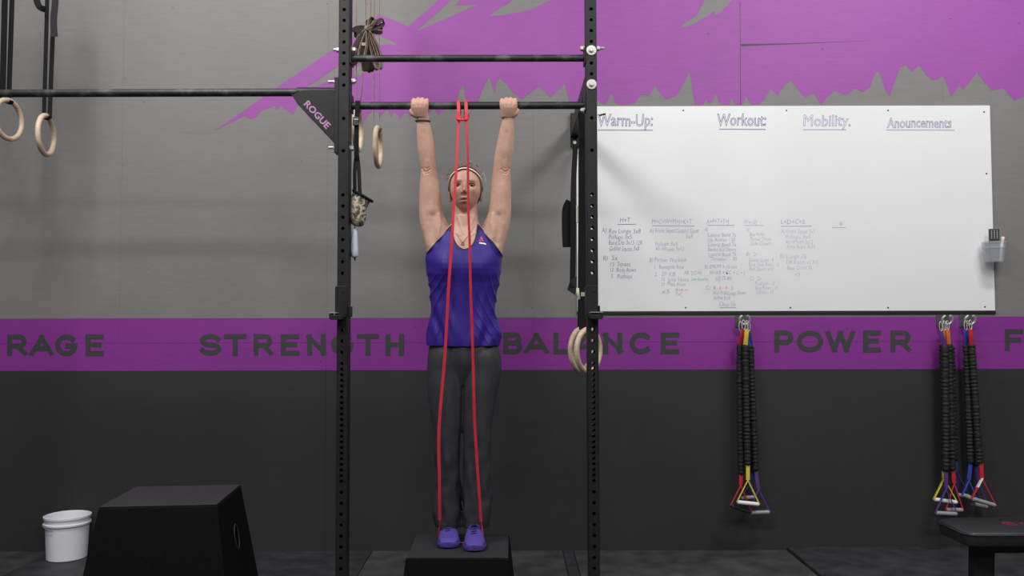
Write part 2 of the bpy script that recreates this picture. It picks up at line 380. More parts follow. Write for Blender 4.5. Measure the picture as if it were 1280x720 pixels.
# ------------------------------------------------------------------ whiteboard
BY = WALL - 0.012                       # front face of the board
bl = P(721.5, 390, BY); tr = P(1240, 132.5, BY)
bx0, bx1, bz0, bz1 = bl.x, P(1241, 260, BY).x, P(980, 389, BY).z, P(980, 132.3, BY).z
board = thing('whiteboard', ((bx0 + bx1) / 2, BY, bz0), 'large frameless whiteboard covered in handwritten workouts, fixed to the wall', 'whiteboard')
q = MB(); q.box(bx0, bx1, BY, WALL - .002, bz0, bz1); q.build('panel', M_BOARD, board, bevel=0.003)
q = MB(); q.box(bx0, bx1 + .004, BY + .002, WALL - .001, bz0 - .016, bz0 - .001); q.build('dark_bottom_line', M_BLACK, board)  # thin black line along the lower edge of the board
for (sx, sy) in [(1231, 383.5), (1233, 217), (1230, 140), (1110, 138), (983, 138), (854, 138), (857, 384.5), (988, 384.5), (1110, 384.5)]:
    c = P(sx, sy, BY); q = MB(); q.cyl(c + Vector((0, -.002, 0)), c + Vector((0, .001, 0)), .0045, n=10); q.build('screw', M_STEEL, board, smooth=True)

def text_geo(s, outline=False, shear=0.0, offset=0.0):
    cu = bpy.data.curves.new('t', 'FONT'); cu.body = s; cu.size = 1.0; cu.shear = shear; cu.offset = offset; cu.resolution_u = 2
    cu.fill_mode = 'NONE' if outline else 'FRONT'
    ob = bpy.data.objects.new('t', cu); C.objects.link(ob)
    bpy.context.view_layer.update()
    me = bpy.data.meshes.new_from_object(ob.evaluated_get(bpy.context.evaluated_depsgraph_get()))
    v = [(p.co.x, p.co.y) for p in me.vertices]; fc = [tuple(p.vertices) for p in me.polygons]; ed = [tuple(e.vertices) for e in me.edges]
    bpy.data.objects.remove(ob); bpy.data.curves.remove(cu); bpy.data.meshes.remove(me)
    return v, fc, ed
def write(q, s, x0, x1, base, cap, plane=None, outline=0.0, slant=0.0, shear=0.12, off=-0.012):
    """text fitted between two px columns on the board"""
    v, fc, ed = text_geo(s, outline > 0, shear, off if not outline else 0.0)
    if not v: return
    mn = min(p[0] for p in v); mx = max(p[0] for p in v)
    pl = (BY - .0007) if plane is None else plane
    ph = random.uniform(0, 6)
    def mp(p):
        u = (p[0] - mn) / (mx - mn)
        return P(x0 + (x1 - x0) * u, base - slant * u + 0.35 * math.sin(ph + 9 * u) - p[1] / 0.72 * cap, pl)
    pts = [mp(p) for p in v]
    if outline:
        for a, b in ed:
            d = (pts[b] - pts[a])
            if d.length < 1e-7: continue
            d.normalize(); n = Vector((-d.z, 0, d.x)) * outline / 2
            q.add([pts[a] + n - d * outline * .3, pts[b] + n + d * outline * .3, pts[b] - n + d * outline * .3, pts[a] - n - d * outline * .3], [(0, 1, 2, 3)])
    else:
        q.add(pts, fc)
def rule(q, x0, y0, x1, y1, t=0.005):
    a = P(x0, y0, BY - .0007); b = P(x1, y1, BY - .0007); z = Vector((0, 0, t / 2)); q.add([a - z, b - z, b + z, a + z], [(0, 1, 2, 3)])

for s, x0, x1, base, cap, ux0, ux1, uy in [('Warm-Up:', 747.5, 816, 157.5, 15.5, 747, 816, 162.6), ('Workout:', 897, 957.5, 157, 15.5, 899, 957, 161.5),
                                           ('Mobility.', 1004.5, 1063, 157.5, 14.5, 1004, 1058, 162), ('Anouncements', 1109, 1189, 159.5, 13, 1108, 1193, 162.4)]:
    q = MB(); write(q, s, x0, x1, base, cap, outline=0.0030, shear=0.05); rule(q, ux0, uy, ux1, uy + .2, .0045); q.build('heading', M_MARKD if s[0] == 'W' else M_MARK, board, fix=False)['kind'] = 'stuff'
cols = [
 (M_MARKD, [('H+T', 775, 788, 278, 6.5), ('A)', 752, 758, 290.5, 6), ('Rev Lunge 3x8', 761, 801, 291.5, 6), ('Pullups 3x5', 761, 790, 299, 6), ('Band Dip 3x15 12R', 761, 803, 306, 6), ('Goblet Squats 3x8', 762, 799, 313.5, 6),
   ('B)  5x', 754, 772, 325, 6), ('15  Squats', 763, 788, 332.5, 5.5), ('10  Body Rows', 763, 795, 340, 5.5), ('5   Pushups', 764, 790, 348, 5.5)], [(772, 280.6, 795, 280.2)]),
 (M_MARK, [('M+C+W+M+J+K+T', 815, 865, 279.5, 6), ('A) Front Squat/Goblet Squat', 812, 874, 291, 6), ('3x5', 857, 866, 298, 5), ('Pullups 3x5', 819, 847, 307, 5), ('Ab Wheels 3x12', 819, 855, 313.5, 5),
   ('B) Partner Workout', 812, 858, 327.5, 6), ('1.  Renegade Row', 818, 855, 336, 5.5), ('2.  20 KB', 818, 844, 345, 5.5), ('15  Jump Squats', 827, 861, 351.5, 5), ('10  Plate Press', 827, 857, 357.5, 5), ('x5', 827, 837, 367, 5.5)], [(815, 282, 868, 282.5)]),
 (M_MARK, [('A+P+T+T+J', 883, 911, 279.5, 6), ('A)', 881, 885, 289, 5), ('Lateral Band 76', 885, 920, 296, 5), ('Up Ankles - 30', 885, 919, 302, 5), ('Lateral Band 76', 885, 920, 308.2, 5), ('Banded Roll Downs', 885, 920, 314.2, 5), ('Lateral Band 76', 886, 920, 320.2, 5),
   ('"Thruster" - 30', 886, 921, 326, 5), ('B) EMOM = 10 min', 881, 921, 335.5, 5), ('W+KB + KC + C + J', 887, 931, 343, 5), ('(@ 75-85)', 895, 915, 350, 5), ('C)', 882, 887, 362, 5), ('Wall Walk/Lunge Down', 891, 932, 368.5, 5), ('Hollow Rock', 892, 913, 374.5, 5), ('Clean Up', 899, 920, 382.5, 5)],
   [(885, 281.6, 918, 281.8), (900, 384.6, 920, 384.4)]),
 (M_MARKF, [('Wendy', 930, 947, 280, 6), ('A)', 933, 937, 289.5, 5), ('Bear Roller', 937, 956, 295, 5), ('Partner Throw', 938, 964, 301, 5), ('Side Crawls', 939, 964, 306.5, 5), ('B)  2x', 933, 947, 320, 5), ('Goblet Squats - 8', 936, 967, 327.3, 5), ('Bent Over Row - 12', 936, 974, 333, 5), ('Ball Slams x10', 937, 967, 338.5, 5),
   ('C)  2x', 937, 952, 350.5, 5), ('Pushups - 5', 944, 968, 356.3, 5), ('Ring Rows - 10', 944, 972, 362, 5), ('Squats - 15', 945, 967, 367.5, 5)], [(930, 281.7, 954, 281.8)]),
 (M_MARK, [('L+D+C+S', 976, 1006, 280, 6)], [(976, 282.9, 1015, 282.6)]),
 (M_MARKF, [('A) Front Squat 3x5', 976, 1019, 291.5, 5.5), ('Pullups 3x5', 982, 1013, 298.3, 5), ('Ab Wheels 3x12', 982, 1016, 304.5, 5), ('Jump Rope 3x30', 983, 1019, 310.5, 5), ('B) Lunge 76', 975, 1008, 323, 5.5), ('DB Snatch x5 R/L', 983, 1023, 330, 5), ('Bear Crawl 76', 984, 1015, 337, 5), ('x5', 993, 1000, 345, 5), ('B', 1049, 1053, 282, 5)], [(1040, 284.6, 1057, 284.4)]),
 (M_MARKG, [('AB  DC+H', 855, 877, 343.5, 5), ('Low Reverse', 864, 885, 351, 5)], []),
 (M_MARKR, [('W+M ++', 844, 860, 365, 5), ('T+C', 845, 853, 370.5, 5), ('8 - 6 - 4 - 2', 892, 916, 362, 5)], [])]
for mm_, lines, rules in cols:
    q = MB()
    for s, x0, x1, base, cap in lines: write(q, s, x0, x1, base, cap)
    for r in rules: rule(q, *r, t=.0035)
    q.build('handwriting', mm_, board, fix=False)['kind'] = 'stuff'

# ------------------------------------------------------------------ marker cup with remote and marker
M_CLEAR = mat('clear_plastic', (0.62, 0.65, 0.70), 0.15, var=0.03, alpha=0.30)
cc = P(1243, 328, BY - .069)
cup = thing('marker_cup', cc, 'clear plastic cup hung at the right edge of the whiteboard holding a remote control', 'cup')
q = MB(); n = 28
q.lathe([(.0, .0), (.050, .0), (.051, .003), (.0625, .112), (.068, .113), (.068, .119), (.0605, .119), (.0485, .005), (0, .005)], cc, n)
body = q.build('cup_body', M_CLEAR, cup, smooth=True)
q = MB(); q.lathe([(.0600, .080), (.0625, .081), (.0625, .086), (.0605, .087)], cc, n); q.build('band', M_CLEAR, cup, smooth=True)
# flat hook to the board
q = MB(); q.box(cc.x - .018, cc.x + .018, cc.y + .06, BY - .0005, cc.z + .07, cc.z + .115); q.build('bracket', M_CLEAR, cup, bevel=.002)
rem = thing('remote_control', cc + Vector((0, 0, .008)), 'black remote control standing in the clear plastic cup', 'remote')
a = cc + Vector((.0, .0, .008)); tp = P(1242.2, 286, BY - .065)
ax = (tp - a).normalized(); sx = Vector((1, -0.25, 0)); sx = (sx - ax * sx.dot(ax)).normalized(); sy = ax.cross(sx)
q = MB(); q.prism([a + sx * .027 * s1 + sy * .009 * s2 for s1, s2 in ((-1, -1), (1, -1), (1, 1), (-1, 1))], tp - a); q.build('casing', M_VINYL, rem, bevel=.004)
sgn = 1 if sy.y < 0 else -1
for i in range(5):
    for j in (-1, 0, 1):
        c = a + (tp - a) * (0.93 - .055 * i) + sx * (.015 * j) + sy * (sgn * .0095)
        q = MB(); q.prism([c + sx * .0035 * s1 + ax * .003 * s2 - sy * sgn * .001 for s1, s2 in ((-1, -1), (1, -1), (1, 1), (-1, 1))], sy * sgn * .0022); q.build('button', M_GRIP, rem)
mk0 = cc + Vector((.03, .0, .01)); mk1 = P(1253.8, 296, BY - .069)
mk = thing('marker_pen', mk0, 'pale pink capped marker pen standing beside the remote control in the cup', 'marker')
M_PINK = mat('pale_pink_plastic', (0.80, 0.60, 0.58), 0.4, var=.03)
q = MB(); q.cyl(mk0, mk0 + (mk1 - mk0) * .82, .0075, n=14); q.build('barrel', M_PLASTIC, mk, smooth=True)
q = MB(); q.tube([mk0 + (mk1 - mk0) * t for t in (.8, .82, .97, 1.0)], [.0082, .0095, .0105, .009], 14); q.build('cap', M_PINK, mk, smooth=True)
# ------------------------------------------------------------------ pull-up rack
UD, UB = 3.97, 4.046                    # front and back of the uprights
XL, XR, XF = -0.787, 0.375, -2.62
rack = thing('pull_up_rack', ((XL + XR) / 2, (UD + UB) / 2, FZ), 'black steel pull-up rack of perforated uprights joined by round bars', 'rack')
hz_px = [25 + 13.5 * i for i in range(-14, 7)] + [147.5, 188] + [243 + 14 * i for i in range(8)] + [412, 426, 440, 454] + [461 + 7.0 * i for i in range(21)] + [615 + 13.7 * i for i in range(11)]
hz = sorted(P(640, y, UD).z for y in hz_px)
def plate(q, xc, hw, y0, y1, z0, z1, zs, r):
    """steel plate with drilled round holes"""
    per = []
    k = 3
    for (ax_, ay_, bx_, by_) in ((-1, -1, 1, -1), (1, -1, 1, 1), (1, 1, -1, 1), (-1, 1, -1, -1)):
        for i in range(k): per.append((ax_ + (bx_ - ax_) * i / k, ay_ + (by_ - ay_) * i / k))
    n = len(per)
    prev = z0
    for i, z in enumerate(zs):
        gap = min(z - zs[i - 1] if i else 9, zs[i + 1] - z if i < len(zs) - 1 else 9)
        hh = min(.018, gap / 2 * .98); rr = min(r, hh * .78)
        if z - hh > prev + 1e-6:
            for y in (y0, y1): q.add([(xc - hw, y, prev), (xc + hw, y, prev), (xc + hw, y, z - hh), (xc - hw, y, z - hh)], [(0, 1, 2, 3)] if y == y0 else [(3, 2, 1, 0)])
        rings = []
        for y in (y0, y1):
            o = [(xc + hw * a, y, z + hh * b) for a, b in per]
            inn = []
            for a, b in per:
                l = math.hypot(hw * a, hh * b); inn.append((xc + rr * hw * a / l, y, z + rr * hh * b / l))
            q.add(o + inn, [(j, (j + 1) % n, n + (j + 1) % n, n + j) if y == y0 else (n + j, n + (j + 1) % n, (j + 1) % n, j) for j in range(n)])
            rings.append(inn)
        q.add(rings[0] + rings[1], [(j, (j + 1) % n, n + (j + 1) % n, n + j) for j in range(n)])
        prev = z + hh
    for y in (y0, y1): q.add([(xc - hw, y, prev), (xc + hw, y, prev), (xc + hw, y, z1), (xc - hw, y, z1)], [(0, 1, 2, 3)] if y == y0 else [(3, 2, 1, 0)])
def upright(X):
    q = MB(); hw = .0255; top = 3.60
    plate(q, X, hw - .004, UD, UD + .004, FZ + .012, top, hz, .0085)
    plate(q, X, hw - .004, UB - .004, UB, FZ + .012, top, hz, .0085)
    for s in (-1, 1):
        xi = X + s * (hw - .004); xo = X + s * hw
        # side walls with rounded corners to the plates
        prof = [(xi, UD), (X + s * (hw - .0012), UD + .0012), (xo, UD + .004), (xo, UB - .004), (X + s * (hw - .0012), UB - .0012), (xi, UB), (xi, UB - .004), (xi, UD + .004)]
        q.add([(a, b, FZ + .012) for a, b in prof] + [(a, b, top) for a, b in prof], [(i, (i + 1) % 8, (i + 1) % 8 + 8, i + 8) for i in range(8)] + [tuple(range(8, 16))])
    o = q.build('upright', M_STEEL, rack, fix=False)
    q = MB(); q.box(X - .075, X + .075, UD - .05, UB + .05, FZ + .0005, FZ + .013); b = q.build('foot_plate', M_STEEL, rack, bevel=.002)
    return o
for X in (XL, XR, XF): upright(X)
BD = 4.008
def bar(p0, p1, r, material=M_BAR, name='pull_up_bar'):
    q = MB(); q.tube([p0 + (p1 - p0) * (i / 12) for i in range(13)], r, 20); return q.build(name, material, rack, smooth=True)
zu = P(585, 73, BD).z; zl = P(585, 132, BD).z; zf = P(200, 116.5, BD).z
bar(Vector((XL + .0255, BD, zu)), Vector((XR - .0255, BD, zu)), .0165)
bar(Vector((XL + .0255, BD, zl)), Vector((XR - .0255, BD, zl)), .0178)
gx = P(372, 115, BD).x
bar(Vector((XF + .0255, BD, P(-60, 117, BD).z)), Vector((gx + .02, BD, P(372, 115.6, BD).z)), .0185)
# flanges of the bars
for (x, z) in ((XL + .0285, zu), (XR - .0285, zu), (XL + .0285, zl), (XR - .0285, zl)):
    q = MB(); q.box(x - .003, x + .003, UD + .006, UB + .012, z - .03, z + .055); q.build('bar_flange', M_STEEL, rack, bevel=.0015)
# gusset bracket that carries the long bar
zt = P(395, 109.5, BD).z
q = MB(); q.tube([Vector((gx, BD, P(372, 115.6, BD).z)), Vector((XL - .03, BD, P(415, 116, BD).z))], .024, 20); br = q.build('bar_socket', M_STEEL, rack, smooth=True)
gy = BD - .026
poly = [P(366, 119, gy), P(374, 131, gy), P(418.5, 178, gy), P(420.5, 178, gy), P(420.5, 112, gy), P(380, 112, gy)]
q = MB(); q.prism(poly, (0, .006, 0)); gus = q.build('gusset_plate', M_STEEL, rack, bevel=.0012)
q = MB(); q.ribbon([P(366, 119, gy + .015), P(374, 131.5, gy + .015), P(418.5, 179, gy + .015)], Vector((0, 1, 0)), .036, .005); q.build('gusset_flange', M_STEEL, rack)
q = MB(); a = P(420.5, 111, gy + .02); b = P(420.5, 192, gy + .02); q.box(a.x - .004, XL - .0255, UD + .004, UB - .004, b.z, P(420, 97, gy).z); q.build('gusset_back_plate', M_STEEL, rack, bevel=.001)
# stencilled maker's word on the gusset
M_STEN = mat('mauve_stencil', (0.42, 0.20, 0.40), 0.6, var=.15, vscale=60)
v, fc, ed = text_geo('ROGUE', offset=0.03)
mn = min(p[0] for p in v); mx = max(p[0] for p in v)
A0 = Vector((379.5, 130.5)); A1 = Vector((408, 161.5)); dn = Vector((.74, -.67))
q = MB(); q.add([P(*(A0 + (A1 - A0) * ((p[0] - mn) / (mx - mn)) + dn * (p[1] / .72 * 8.2)), gy - .0008) for p in v], fc)
q.build('stencil_word', M_STEN, gus, fix=False)
# bolts: zinc hex heads, washers, nuts
def bolt_side(x, z, s, length=.03):
    """bolt end leaving the side of an upright in direction s"""
    y = (UD + UB) / 2
    q = MB(); q.cyl((x, y, z), (x + s * .004, y, z), .017, n=20); q.cyl((x + s * .004, y, z), (x + s * .016, y, z), .0135, n=6); q.cyl((x + s * .016, y, z), (x + s * length, y, z), .0075, n=12)
    q.build('bolt', M_ZINC, rack)
def bolt_front(x, z):
    q = MB(); q.tube([(x, UD, z), (x, UD - .003, z), (x, UD - .005, z)], [.0245, .0245, .0225], 24); q.cyl((x, UD - .005, z), (x, UD - .011, z), .0125, .012, 18); q.cyl((x, UD - .011, z), (x, UD - .018, z), .0105, .0098, 6)
    q.build('bolt', M_ZINC, rack)
for y in (63, 105.5): bolt_front(XR, P(741, y, UD).z)
for (X, s, y, l) in ((XR + .0255, 1, 61, .04), (XR - .0315, -1, 61, .02), (XL - .0355, -1, 102, .045), (XL - .0355, -1, 184, .04), (XL - .0255, -1, 62, .03), (XL + .0315, 1, 62, .02), (XL + .0315, 1, 101, .02), (XL + .0255, 1, 185, .016), (XR - .0315, -1, 138, .02)):
    bolt_side(X, P(640, y, 4.01).z, s, l)
q = MB(); c = P(749, 144.5, 4.01); q.tube([c, c + Vector((.02, 0, .006)), c + Vector((.03, 0, .007))], [.004, .004, .0055], 8); q.build('pin', M_STEEL, rack, smooth=True)
# beam to the wall behind the right upright, with its wall plate
bz = 2.478
q = MB(); q.box(XR - .0255, XR + .0255, UB, WALL - .02, bz - .038, bz + .038); q.build('wall_beam', M_STEEL, rack, bevel=.003)
q = MB(); q.box(XR - .028, XR + .028, WALL - .022, WALL - .013, bz - .102, bz + .102); q.build('wall_plate', M_STEEL, rack, bevel=.002)
for dz in (.075, -.075):
    q = MB(); q.cyl((XR - .004, WALL - .022, bz + dz), (XR - .004, WALL - .032, bz + dz), .011, n=6); q.build('bolt', M_ZINC, rack)
# J-cups
def jcup(X, s, label):
    r = thing('j_cup', (X, UD - .01, P(640, 397, UD).z), label, 'bar holder', 'j-cups on the rack uprights')
    z0 = P(640, 399, UD).z; z1 = P(640, 357, UD).z
    q = MB(); q.box(X - .029, X + .023, UD - .0125, UD - .001, z0 + .02, z1); q.build('sleeve', M_STEEL, r, bevel=.002)
    q = MB(); q.box(X - .032, X - .0265, UD - .012, UB - .01, z0 + .02, z1 - .004); q.build('side_plate', M_STEEL, r, bevel=.0015)
    q = MB(); c = z0 + .016
    prof = [(X - .046, c - .008), (X - .04, c - .017), (X + .012, c - .017), (X + .02, c - .004), (X + .02, c + .012), (X + .012, c + .012), (X + .008, c + .004), (X - .035, c + .004), (X - .038, c + .012), (X - .046, c + .012)]
    if s < 0: prof = [(2 * X - a - .006, b) for a, b in prof][::-1]
    q.prism([(a, UD - .075, b) for a, b in prof], (0, .0625, 0)); hook = q.build('hook', M_STEEL, r, bevel=.002)
    q = MB(); xa, xb = (X - .0445, X - .012) if s > 0 else (X - .018, X + .0385)
    q.box(xa, xb, UD - .072, UD - .016, c + .0125, c + .016); q.build('wear_pad', M_GRIP, hook, bevel=.001)
    q = MB(); q.box(X + .0265, X + .034, UD + .004, UB - .004, z0 + .012, z0 + .062); q.build('lock_plate', M_STEEL, r, bevel=.002)
    q = MB(); q.cyl((X + .004, UD - .012, z1 - .024), (X + .004, UD - .015, z1 - .024), .006, n=12); q.build('rivet', M_STEEL, r)
jcup(XL, 1, 'black j-cup bar holder on the upright next to the stencilled gusset')
jcup(XR, -1, 'black j-cup bar holder on the upright in front of the whiteboard')

# ------------------------------------------------------------------ gymnastic rings
def ring_part(q, c, yaw, R=.1035, r=.014):
    ux = Vector((math.cos(yaw), math.sin(yaw), 0)); uz = Vector((0, 0, 1))
    q.tube([c + ux * (R * math.cos(2 * math.pi * i / 48)) + uz * (R * math.sin(2 * math.pi * i / 48)) for i in range(48)], r, 12, closed=True)
def gym_ring(label, cpx, D, yaw, straps, group, mat_s=M_WEB, extra=None):
    """cpx: ring centre in px; straps: list of (px path, width direction, width)"""
    c = P(cpx[0], cpx[1], D)
    r = thing('gym_ring', c - Vector((0, 0, .118)), label, 'gym ring', group)
    q = MB(); ring_part(q, c, yaw); q.build('ring', M_WOOD, r, smooth=True)
    for path, wv, w_ in straps:
        q = MB(); q.ribbon(catmull([P(x, y, d) for x, y, d in path], 5), Vector(wv), w_, .003); q.build('strap', mat_s, r)
    if extra: extra(r, c)
    return r
def loop(r, c, yaw, mat_s=M_WEB, w_=.036):
    ux = Vector((math.cos(yaw), math.sin(yaw), 0)); nx = Vector((-ux.y, ux.x, 0)); t = c + Vector((0, 0, .1035))
    q = MB(); q.ribbon([t + nx * (.018 * math.sin(a)) + Vector((0, 0, -.018 * math.cos(a))) for a in [math.radians(k) for k in range(-90, 91, 15)]], ux, w_ * .8, .003); q.build('strap_loop', mat_s, r)
def ex1(r, c): loop(r, c, math.radians(83))
gym_ring('pale wooden gym ring on two plain black straps without a loose tail', (10.5, 149.5), 4.56, math.radians(83),
         [([(7, -60, 4.56), (6, 0, 4.56), (3, 124, 4.55)], (1, .2, 0), .03), ([(16, -60, 4.6), (15, 0, 4.6), (11, 124, 4.58)], (1, .5, 0), .024)], 'gym rings hanging on straps', M_WEB, ex1)
def ex2(r, c):
    loop(r, c, math.radians(97))
    q = MB(); q.ribbon(catmull([P(66, -30, 4.5), P(69, 0, 4.5), P(67, 25, 4.5), P(68, 46, 4.5)], 5), Vector((1, .1, 0)), .034, .003); q.build('strap_tail', M_WEBG, r)
    q = MB(); q.ribbon(catmull([P(44, -40, 4.5), P(45, -6, 4.5), P(49, 8, 4.5), P(57, 12, 4.52)], 5), Vector((1, .4, .6)), .032, .003); q.build('strap_tail', M_WEB, r)
gym_ring('pale wooden gym ring on black straps with a loose folded strap tail', (57.5, 169), 4.56, math.radians(97),
         [([(60, -60, 4.55), (59, 0, 4.55), (55, 143, 4.55)], (1, .6, 0), .02), ([(69, -60, 4.6), (67.5, 0, 4.6), (62, 148, 4.57)], (1, .6, 0), .022)], 'gym rings hanging on straps', M_WEB, ex2)
def ex3(r, c):
    loop(r, c, math.radians(91), M_TAN)
    # gathered bundle of spare webbing tied in a knot
    rb = random.Random(3); kc = P(460, 37, 4.3)
    q = MB(); q.tube([kc + Vector((-.016, -.01, .01)), kc + Vector((-.004, -.012, 0)), kc + Vector((.012, -.012, .004)), kc + Vector((.03, -.008, .008))], [.010, .017, .015, .008], 10); q.build('knot', M_TAN, r, smooth=True)
    specs = [(.045, .075, 25), (.035, .055, 60), (.02, .045, 95), (-.05, .06, 205), (-.035, .09, 240), (-.012, .19, 262), (.008, .205, 272), (.022, .20, 280), (.03, .215, 285), (-.02, .2, 250), (.035, .17, 290), (.05, .06, 0), (.01, .21, 268)]
    for i, (dx, ln, ang) in enumerate(specs):
        a = math.radians(ang); d = Vector((math.cos(a), rb.uniform(-.3, .1), math.sin(a))); sd = Vector((-d.z, 0, d.x)).normalized() * rb.uniform(.011, .018)
        b0 = kc + Vector((dx * .25, rb.uniform(-.02, .01), 0))
        pts = catmull([b0, b0 + d * ln * .5 + sd * .9, b0 + d * ln * .9 + sd * .8, b0 + d * ln, b0 + d * ln * .9 - sd * .8, b0 + d * ln * .45 - sd * .8, b0], 4)
        q = MB(); q.ribbon(pts, Vector((rb.uniform(-.5, .5), -1, rb.uniform(-.4, .4))) if i % 3 else Vector((d.z, -.5, -d.x)), .030, .003); q.build('webbing_loop', M_TAN if i % 3 else M_TAND, r)
    q = MB(); q.box(P(452, 0, 4.27).x, P(457.5, 0, 4.27).x, 4.265, 4.275, P(0, 58.5, 4.27).z, P(0, 54.5, 4.27).z); q.build('buckle', M_GRIP, r, bevel=.001)
gym_ring('worn wooden gym ring below the tan webbing bundle, behind the strap of the pouch', (447, 162), 4.3, math.radians(91),
         [([(457, -60, 4.32), (457, 30, 4.32), (456, 45, 4.3)], (-.10, 1, 0), .03), ([(463.5, -60, 4.34), (463.5, 0, 4.34), (463, 30, 4.32)], (-.10, 1, 0), .03), ([(452.5, 85, 4.3), (452.5, 110, 4.3), (448.5, 136, 4.3)], (-.10, 1, 0), .03), ([(446, -60, 4.3), (445.5, 60, 4.3), (445.5, 138, 4.3)], (-.12, 1, 0), .024)], 'gym rings hanging on straps', M_TAN, ex3)
def ex4(r, c): loop(r, c, math.radians(90), M_TAN)
gym_ring('worn wooden gym ring on thin tan straps, between webbing bundle and person', (472.5, 184), 4.6, math.radians(90),
         [([(474.5, -60, 4.6), (474, 60, 4.6), (474.5, 158, 4.6)], (-.10, 1, 0), .03), ([(468, -60, 4.6), (467.5, 60, 4.6), (467, 164, 4.6)], (-.10, 1, 0), .03)], 'gym rings hanging on straps', M_TAN, ex4)
# rings and straps behind the right upright
def ex5(r, c):
    q = MB(); q.box(P(724, 0, 4.24).x, P(732, 0, 4.24).x, 4.235, 4.245, P(0, 372, 4.24).z, P(0, 367, 4.24).z); q.build('buckle', M_ZINC, r, bevel=.001)
    q = MB(); q.ribbon(catmull([P(722, 360, 4.24), P(722.5, 367, 4.23), P(724, 374, 4.24)], 4), Vector((1, .2, 0)), .014, .003); q.build('strap_end', mat('off_white_webbing', (.55, .5, .42), .8, var=.1), r)
gym_ring('pale wooden gym ring turned sideways, partly behind the upright before the whiteboard', (735.5, 438), 4.25, .90,
         [([(730, 138, 4.2), (729.5, 250, 4.24), (729, 412, 4.24)], (1, .1, 0), .043)], 'gym rings hanging on straps', M_WEB, ex5)
def ex6(r, c):
    q = MB(); q.ribbon(catmull([P(713, 252, 4.62), P(708.5, 262, 4.62), P(708, 285, 4.62), P(709, 309, 4.62)], 5), Vector((1, .2, 0)), .05, .012); q.build('pad', M_WEB, r, bevel=.004)
    q = MB(); q.box(P(718.5, 0, 4.6).x, P(722.5, 0, 4.6).x, 4.59, 4.605, P(0, 280, 4.6).z, P(0, 259, 4.6).z); q.build('buckle', M_ZINC, r, bevel=.002)
    q = MB(); q.prism([P(713, 350, 4.58), P(709, 362, 4.58), P(719, 369, 4.58), P(720.5, 360, 4.58), P(721, 345, 4.58)], (0, .006, 0)); q.build('strap_end', M_WEBG, r)
gym_ring('pale wooden gym ring hanging just behind another ring near the whiteboard', (726.5, 437), 4.36, .95,
         [([(719.5, 182, 4.99), (717.5, 215, 4.8), (716.5, 250, 4.62), (716.5, 300, 4.6), (715.5, 360, 4.58)], (1, .1, 0), .03), ([(726.5, 140, 4.36), (726.5, 260, 4.36), (725.5, 413, 4.36)], (1, .1, 0), .03)], 'gym rings hanging on straps', M_WEB, ex6)

# ------------------------------------------------------------------ pouch on a strap
pd = 3.99
pch = thing('hanging_pouch', P(450, 284, 4.03), 'small patterned cloth pouch with black rim hanging by a buckled black strap', 'pouch')
q = MB(); q.ribbon(catmull([P(447.5, 140, 4.034), P(447, 129, 4.028), P(447, 126.3, 4.008), P(447, 129, 3.988), P(446, 150, 3.985), P(445.5, 188, 3.99), P(446, 200, 4.0)], 4), Vector((1, 0, 0)), .022, .003); q.build('strap', M_WEB, pch)
q = MB(); q.box(P(442, 0, 3.98).x, P(449.5, 0, 3.98).x, 3.974, 3.984, P(0, 158, 3.98).z, P(0, 147, 3.98).z); bk = q.build('buckle', M_VINYL, pch, bevel=.002)
q = MB(); q.box(P(443, 0, 3.97).x, P(448.5, 0, 3.97).x, 3.971, 3.975, P(0, 151.5, 3.98).z, P(0, 149.5, 3.98).z); q.build('buckle_bar', M_GRIP, bk)
for sx_ in (-1, 1):
    q = MB(); q.ribbon(catmull([P(446, 190, 4.0), P(446 + sx_ * 2.5, 212, 4.01), P(446.5 + sx_ * 3, 236, 4.02), P(446.5 + sx_ * 4, 247, 4.03)], 4), Vector((1, .3 * sx_, 0)), .018, .003); q.build('strap', M_WEBG, pch)
M_CAMO = bpy.data.materials.new('patterned_cloth'); M_CAMO.use_nodes = True
nt = M_CAMO.node_tree; N = nt.nodes; Lk = nt.links; b = N['Principled BSDF']; b.inputs['Roughness'].default_value = .85
g = N.new('ShaderNodeNewGeometry'); nn = N.new('ShaderNodeTexNoise'); nn.inputs['Scale'].default_value = 38; nn.inputs['Detail'].default_value = 3; nn.inputs['Distortion'].default_value = 1.2
Lk.new(g.outputs['Position'], nn.inputs['Vector']); cr = N.new('ShaderNodeValToRGB'); cr.color_ramp.interpolation = 'CONSTANT'
e = cr.color_ramp.elements; e[0].color = (.05, .045, .04, 1); e[1].position = .42; e[1].color = (.22, .17, .10, 1)
x = e.new(.5); x.color = (.46, .41, .33, 1); x = e.new(.6); x.color = (.30, .29, .27, 1)
Lk.new(nn.outputs['Fac'], cr.inputs[0]); Lk.new(cr.outputs[0], b.inputs['Base Color'])
pc = 4.03
def tilt_ring(cx, cy, rx, ry_d, tilt, n=20):
    c = P(cx, cy, pc); k = pc / F
    return [c + Vector((rx * k * math.cos(t), ry_d * math.sin(t), -rx * k * math.cos(t) * tilt)) for t in [2 * math.pi * j / n for j in range(n)]]
q = MB(); q.loft([tilt_ring(447, 283, 3, .012, .1), tilt_ring(446.8, 281, 7.5, .026, .12), tilt_ring(447, 274, 10, .034, .15), tilt_ring(447.5, 264, 10.8, .036, .25), tilt_ring(449, 253, 11, .034, .4), tilt_ring(451.5, 247.5, 11, .030, .5), tilt_ring(453.5, 245.5, 11.2, .028, .55)])
q.build('bag', M_CAMO, pch, smooth=True)
q = MB(); rr_ = tilt_ring(453.5, 245, 11.8, .030, .58, 28); q.tube(rr_, .0068, 8, closed=True); q.build('rim', M_WEB, pch, smooth=True)
q = MB(); q.tube([P(443.5, 283, pc), P(443.5, 287, pc)], .002, 6); q.build('cord', M_WEB, pch)
